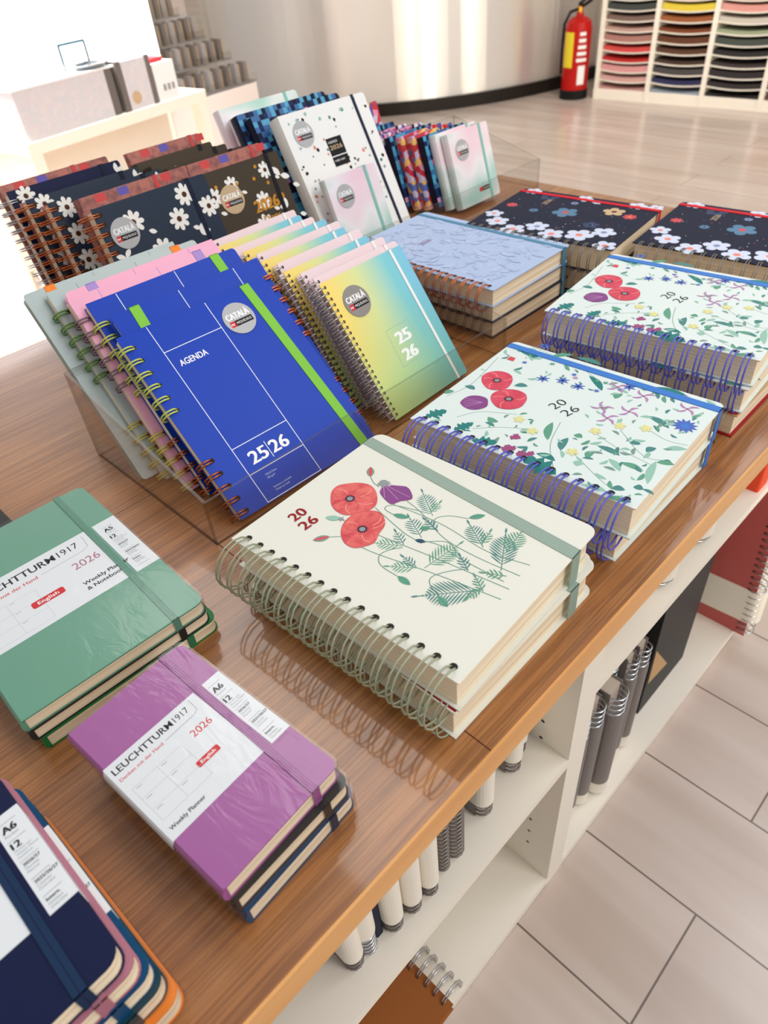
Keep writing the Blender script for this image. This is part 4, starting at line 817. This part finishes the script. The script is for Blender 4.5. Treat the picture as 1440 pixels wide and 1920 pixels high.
# large brick red notebook facing along the aisle
t = thing('spiral_notebook', 'large brick red spiral notebook with white paper band, sticking out of the bottom shelf', 'notebook', Matrix.Translation((-.158, .9606, Zb)) @ Matrix.Rotation(-.05, 4, 'Y'))
mb = MB(); mb.box(-.240, 0, -.001, 0, 0, .375, 'brick_cover')
for i in range(26): z = .012 + i * .0138; mb.face([(-.013 + .0026 * math.cos(a), -.0012, z + .0026 * math.sin(a)) for a in [j * PI / 4 for j in range(8)]][::-1], 'hole')
part(t, 'front_cover', mb.mesh('front_cover'))
mb = MB(); mb.box(-.238, -.004, 0, .018, .003, .372, 'grey_pages'); part(t, 'page_block', mb.mesh('page_block'))
mb = MB()
for i in range(26):
    z = .012 + i * .0138; mb.tube([(-.004 + .0145 * math.cos(a), .009 + .0135 * math.sin(a), z) for a in [j * 2 * PI / 12 for j in range(12)]], .0012, 'silver_wire', 5, closed=True)
part(t, 'wire_binding', mb.mesh('wire_binding', True))
mb = MB(); P = [(-.241, -.0035)] + [(-.004 + .018 * math.cos(a), .0145 + .018 * math.sin(a)) for a in [-PI / 2 + PI * j / 10 for j in range(11)]] + [(-.241, .033)]; mb.prism(P, .035, .108, WB); part(t, 'paper_band', mb.mesh('paper_band'), 'white paper band')
# far bay, upper shelf
Zu = -.190
for i, (y, x, T) in enumerate([(.4657, -.205, .034), (.5500, -.212, .040), (.5980, -.200, .050), (.6900, -.200, .050), (.7806, -.206, .036)]):
    upright('ur_%d' % round(T * 1000), 'thick cream sleeved notebook, %s from the centre panel on the upper shelf' % ('first', 'second', 'third', 'fourth', 'fifth')[i], x, y, Zu, .12, .150, T, 'grey_cover', 'silver_wire', [(.012, .118, WB)], 'sleeved notebooks on the upper shelf', rings_=16)
m = MB(); m.prism(rrect(-.10, 0, 0, .030, .003), 0, .045, 'label_orange'); single('small_box', m, 'small orange red box on the upper shelf at the right edge', 'box', Matrix.Translation((-.180, .812, Zu)))
# brown notebook lying on the bottom shelf
t_M = Matrix(((0, -1, 0, -.172), (-1, 0, 0, .188), (0, 0, -1, Zb + .020), (0, 0, 0, 1)))
wire_book('brown', 'brown spiral notebook lying on the bottom shelf, its rings to the right', t_M, .150, .210, .020, 'brown_cover', [(.010, .200, 15, 'silver_wire')], None, 'brown_cover', None, rad=.004, wr=.0010, gap=.003, name='spiral_notebook', hx=.010, cx=-.007)

# ------------------------------------------------------------------ paper rack and fire extinguisher at the back wall
t = thing('paper_rack', 'white wall rack of narrow pigeonholes filled with coloured paper', 'rack', Matrix(((math.cos(.075), -math.sin(.075), 0, -2.5912), (math.sin(.075), math.cos(.075), 0, 4.425), (0, 0, 1, FZ), (0, 0, 0, 1))))
BW = .322; NR = 17; RH = .050
mb = MB(); mb.box(-.02, BW * 4 + .02, 0, .33, 0, .055, WB); part(t, 'plinth', mb.mesh('plinth'))
for i in range(5): mb = MB(); mb.box(BW * i - .013, BW * i + .013, -.006, .33, .0, .055 + RH * NR, WB); part(t, 'upright', mb.mesh('upright'))
mb = MB(); mb.box(-.02, BW * 4 + .02, .33, .335, 0, .055 + RH * NR, 'slot_grey'); part(t, 'back_panel', mb.mesh('back_panel'))
def shelf_m():
    mb = MB(); n = 8; P = []
    for i in range(n): 
        x0 = .013 + (BW - .026) * i / n; x1 = .013 + (BW - .026) * (i + 1) / n; s0 = -.010 * math.sin(PI * i / n); s1 = -.010 * math.sin(PI * (i + 1) / n)
        V = [(x0, -.002, s0), (x1, -.002, s1), (x1, .33, s1), (x0, .33, s0)]; U = [(a, b, c + .006) for a, b, c in V]
        mb.face(U, WB); mb.face(V[::-1], WB); mb.face([V[0], V[1], U[1], U[0]], WB)
    return mb
for b in range(4):
    for r_ in range(1, NR + 1):
        o = part(t, 'rack_shelf', cached('rack_shelf', shelf_m)); o.location = (BW * b, 0, .050 + RH * (r_ - (0 if r_ < NR else 0)))
PAL = [[(186, 138, 132), (206, 160, 154), (214, 150, 150), (186, 26, 24), (208, 70, 66), (170, 120, 110), (188, 150, 140), (120, 96, 86), (60, 64, 60), (30, 34, 32)],
       [(140, 152, 166), (38, 40, 82), (70, 66, 66), (66, 46, 36), (86, 54, 34), (96, 52, 26), (120, 60, 22), (150, 86, 40), (220, 196, 60), (236, 150, 60)],
       [(30, 26, 26), (44, 36, 36), (40, 34, 36), (56, 46, 46), (34, 32, 32), (66, 74, 66), (150, 160, 130), (196, 188, 176), (214, 150, 140), (190, 40, 30)],
       [(96, 66, 50), (110, 60, 36), (150, 90, 50), (236, 110, 40), (190, 150, 120), (170, 60, 40), (120, 110, 100), (220, 200, 180), (200, 160, 120), (220, 180, 60)]]
CN = [['dusty pink', 'pale pink', 'rose', 'deep red', 'coral red', 'taupe', 'pale brown', 'olive brown', 'dark grey', 'black'], ['blue grey', 'navy', 'charcoal', 'dark brown', 'brown', 'chestnut', 'rust brown', 'tan', 'yellow', 'orange'], ['black', 'brown black', 'graphite', 'umber', 'jet black', 'moss grey', 'pale green', 'stone', 'salmon', 'red'], ['cocoa', 'russet', 'ochre', 'bright orange', 'sand', 'brick', 'warm grey', 'cream', 'camel', 'mustard']]
ORD = ['lowest', 'second', 'third', 'fourth', 'fifth', 'sixth', 'seventh', 'eighth', 'ninth', 'tenth']
for b in range(4):
    for r_ in range(10):
        nm = 'paper_%d_%d' % (b, r_); mat(nm, PAL[b][r_], .7)
        mb = MB(); n = 6; hh = .016 + .012 * ((b * 3 + r_) % 3) / 2; wv = BW - .034
        for i in range(n):
            x0 = .017 + wv * i / n; x1 = .017 + wv * (i + 1) / n; s0 = -.010 * math.sin(PI * i / n); s1 = -.010 * math.sin(PI * (i + 1) / n)
            V = [(x0, .004, s0), (x1, .004, s1), (x1, .31, s1), (x0, .31, s0)]; U = [(a, c, d + hh) for a, c, d in V]
            mb.face(U, nm); mb.face(V[::-1], nm); mb.face([V[0], V[1], U[1], U[0]], nm)
        single('paper_stack', mb, '%s paper in the %s pigeonhole up of the %s column of the wall rack' % (CN[b][r_], ORD[r_], ('left', 'second', 'third', 'rightmost')[b]), 'paper', t.matrix_world @ Matrix.Translation((BW * b, 0, .0565 + RH * r_)), 'coloured papers in the wall rack')
# extinguisher
t = thing('fire_extinguisher', 'red fire extinguisher with yellow label standing by the curved wall', 'fire extinguisher', Matrix.Translation((-2.735, 4.40, FZ)))
def lathe(prof, mt, n=24):
    mb = MB()
    for (r0, z0), (r1, z1) in zip(prof, prof[1:]):
        for j in range(n):
            a, b_ = 2 * PI * j / n, 2 * PI * (j + 1) / n; mb.face([(r0 * math.cos(a), r0 * math.sin(a), z0), (r0 * math.cos(b_), r0 * math.sin(b_), z0), (r1 * math.cos(b_), r1 * math.sin(b_), z1), (r1 * math.cos(a), r1 * math.sin(a), z1)], mt)
    return mb
part(t, 'cylinder', lathe([(.002, .03), (.078, .03), (.078, .36), (.070, .395), (.045, .415), (.022, .422), (.02, .44)], 'ext_red').mesh('cylinder'))
part(t, 'foot_ring', lathe([(.06, .0), (.084, .0), (.084, .045), (.079, .05)], 'rubber').mesh('foot_ring'))
def patch(a0, a1, z0, z1, mt, rr=.0795):
    mb = MB(); n = 8
    for j in range(n): a, b_ = a0 + (a1 - a0) * j / n, a0 + (a1 - a0) * (j + 1) / n; mb.face([(rr * math.cos(a), rr * math.sin(a), z0), (rr * math.cos(b_), rr * math.sin(b_), z0), (rr * math.cos(b_), rr * math.sin(b_), z1), (rr * math.cos(a), rr * math.sin(a), z1)], mt)
    return mb
part(t, 'label', patch(D(-125), D(-75), .17, .35, 'yellow_label').mesh('label'), 'yellow label'); 
mb = patch(D(-48), D(-15), .08, .18, 'white'); 
for i in range(5): q = patch(D(-58 + i * 2), D(-12 - i * 3), .20 + .033 * i, .218 + .033 * i, 'white'); off = len(mb.v); mb.v += q.v; mb.f += [tuple(k + off for k in f) for f in q.f]; mb.m += q.m
part(t, 'printed_text', mb.mesh('printed_text'), 'white printed instructions')
mb = MB(); mb.tube([(0, 0, .43), (0, 0, .47)], .016, 'gold_foil', 10); vv = part(t, 'valve', mb.mesh('valve'), 'brass valve')
mb = MB(); mb.tube([(-.01, 0, .47), (.03, -.01, .475), (.085, -.02, .505)], .009, 'rubber', 8); mb.tube([(-.01, 0, .48), (.03, -.01, .50), (.07, -.02, .535)], .008, 'rubber', 8); part(vv, 'handle', mb.mesh('handle'), 'black squeeze handle')
mb = MB(); mb.tube([(-.015, 0, .455), (-.06, -.01, .44), (-.095, -.01, .38), (-.100, -.01, .25), (-.097, -.01, .12)], .008, 'rubber', 8); part(vv, 'hose', mb.mesh('hose'), 'black hose')

# ------------------------------------------------------------------ display table at the back left
dx, dy = -.1804, .9836      # along the front edge, left to right
DM = Matrix(((dy * 0 + dx, -dy, 0, -2.477), (dy, dx, 0, .9156), (0, 0, 1, -.07), (0, 0, 0, 1)))   # local x along the front, local y away from the camera
t = thing('display_table', 'white display table at the back left with a closed beige back', 'table', DM)
LW = .775
mb = MB(); mb.box(0, LW, 0, .36, -.035, 0, WB); part(t, 'tabletop', mb.mesh('tabletop'))
for x0, y0 in ((.004, .004), (LW - .044, .004), (.004, .316), (LW - .044, .316)): mb = MB(); mb.box(x0, x0 + .04, y0, y0 + .04, FZ + .07, -.035, WB); part(t, 'leg', mb.mesh('leg'))
mb = MB(); mb.box(.045, .655, .10, .112, FZ + .09, -.035, 'beige_panel'); part(t, 'back_panel', mb.mesh('back_panel'))
def on_table(M): return DM @ M
t = thing('storage_box', 'large box in pale glitter paper with a dark end, on the white display table', 'box', DM @ Matrix.Translation((.020, .012, 0)))
mb = MB(); mb.prism(rrect(0, 0, .345, .20, .006), 0, .135, 'glitter_paper'); part(t, 'box_body', mb.mesh('box_body'))
mb = MB(); mb.box(.347, .380, .01, .19, 0, .135, 'card_dark'); part(t, 'dark_end', mb.mesh('dark_end'), 'dark brown end panel')
mb = MB(); mb.box(-.004, .384, -.004, .204, .136, .142, 'white'); part(t, 'lid', mb.mesh('lid'), 'white lid')
t = thing('gift_box', 'upright pale box with gold seal and dark edges, middle of the display table', 'box', DM @ Matrix.Translation((.412, .010, 0)))
mb = MB(); mb.box(.022, .125, 0, .16, 0, .145, 'glitter_paper'); mb.face([(.055 + .02 * math.cos(a), -.001, .035 + .02 * math.sin(a)) for a in [j * PI / 6 for j in range(12)]][::-1], 'flower_tan'); part(t, 'box_body', mb.mesh('box_body'))
for x0 in (0, .126): mb = MB(); mb.box(x0, x0 + .02, 0, .16, 0, .147, 'card_dark'); part(t, 'dark_edge', mb.mesh('dark_edge'), 'dark edge')
t = thing('gift_box', 'small white printed box at the right end of the display table', 'box', DM @ Matrix.Translation((.562, .010, 0)))
mb = MB(); mb.box(0, .098, 0, .15, 0, .115, 'white')
for i in range(3): mb.face([(.030 + .02 * i, -.001, .03), (.042 + .02 * i, -.001, .03), (.042 + .02 * i, -.001, .05), (.030 + .02 * i, -.001, .05)], 'slot_grey')
part(t, 'box_body', mb.mesh('box_body'))
mb = MB(); mb.box(.0, .07, .02, .08, .116, .128, 'red_print'); part(t, 'red_ribbon', mb.mesh('red_ribbon'), 'red ribbon')
# small framed mirror and metal tray on the large box
t = thing('acrylic_stand', 'small clear stand with dark frame on the large glitter box', 'stand', DM @ Matrix.Translation((.285, .10, .1425)))
mb = MB()
for a, b_ in (((0, 0, .07), (.10, 0, .07)), ((0, 0, 0), (0, 0, .07)), ((.10, 0, 0), (.10, 0, .07)), ((0, 0, 0), (.10, 0, 0))): mb.tube([a, b_], .004, 'teal_dark', 6)
fr = part(t, 'frame', mb.mesh('frame')); mb = MB(); mb.box(.004, .096, -.001, .001, .004, .066, 'clear_acrylic'); part(fr, 'pane', mb.mesh('pane'))
m = lathe([(.001, 0), (.05, .002), (.07, .012), (.072, .014), (.05, .006), (.001, .004)], 'chrome'); single('metal_dish', m, 'oval grey metal dish lying on the large glitter box', 'dish', DM @ Matrix.Translation((.345, .05, .1425)) @ Matrix.Diagonal((1, .6, 1, 1)), shade=True)
# bright light wall panel behind the display
t = thing('light_panel', 'large bright white backlit panel behind the display table', 'light panel', DM @ Matrix.Translation((-.60, .62, -.06)))
mb = MB(); mb.box(0, 1.735, 0, .03, 0, 1.1, 'light_panel'); part(t, 'glowing_face', mb.mesh('glowing_face'))
mb = MB(); mb.box(-.008, 1.743, .03, .05, FZ + .06, 1.11, WB); part(t, 'housing', mb.mesh('housing'))
# stepped card rack
RM = Matrix(((-.14, -.99, 0, -3.5), (.99, -.14, 0, 2.03), (0, 0, 1, 0), (0, 0, 0, 1)))
t = thing('card_rack', 'stepped clear acrylic rack against the peach panel behind the display table', 'rack', RM)
steps = [(-.05, .16, .075), (.055, .255, -.025), (.13, .36, -.125), (.20, .47, -.235)]
cards = []
for i, (x0, x1, z) in enumerate(steps):
    mb = MB(); mb.box(-.10, x1, -.02 - .04 * i, .12, z - .006, z, 'slot_grey'); mb.box(-.10, x1, -.026 - .04 * i, -.022 - .04 * i, z - .006, z + .03, 'clear_acrylic'); part(t, 'step', mb.mesh('step'))
mb = MB(); mb.box(-.10, .46, .12, .125, -.30, .45, 'clear_acrylic'); part(t, 'back_plate', mb.mesh('back_plate'))
mb = MB(); mb.box(-.12, .455, -.15, .10, FZ, -.245, 'peach_panel'); part(t, 'pedestal', mb.mesh('pedestal'))
cm = {}
for i, (x0, x1, z) in enumerate(steps):
    n = 6 + i
    for k in range(n):
        xx = -.08 + (x1 + .07) * k / n; mt = ('card_dark', 'slot_grey', 'grey_cover')[(k + i) % 3]; key = 'card' + mt
        def cdm(mt=mt): mb = MB(); mb.box(0, .020, 0, .05, 0, .085, mt); mb.box(.022, .026, 0, .05, 0, .080, 'flower_tan'); return mb
        if key not in cm: cm[key] = cdm().mesh('card_pack')
        o = bpy.data.objects.new('card_pack', cm[key]); C.objects.link(o); o.matrix_world = RM @ Matrix.Translation((xx, -.015 - .04 * i, z + .0005))
        o['label'] = '%s card pack, %s along the %s step of the card rack' % ({'card_dark': 'dark', 'slot_grey': 'pale grey', 'grey_cover': 'grey'}[mt], ('first', 'second', 'third', 'fourth', 'fifth', 'sixth', 'seventh', 'eighth', 'ninth', 'tenth')[k], ('top', 'second', 'third', 'bottom')[i]); o['category'] = 'card pack'; o['group'] = 'card packs on the stepped rack'
m = MB(); m.box(-.05, .36, .16, .18, FZ, 1.2, 'peach_panel'); single('backdrop_panel', m, 'peach coloured upright panel behind the stepped card rack', 'panel', RM)
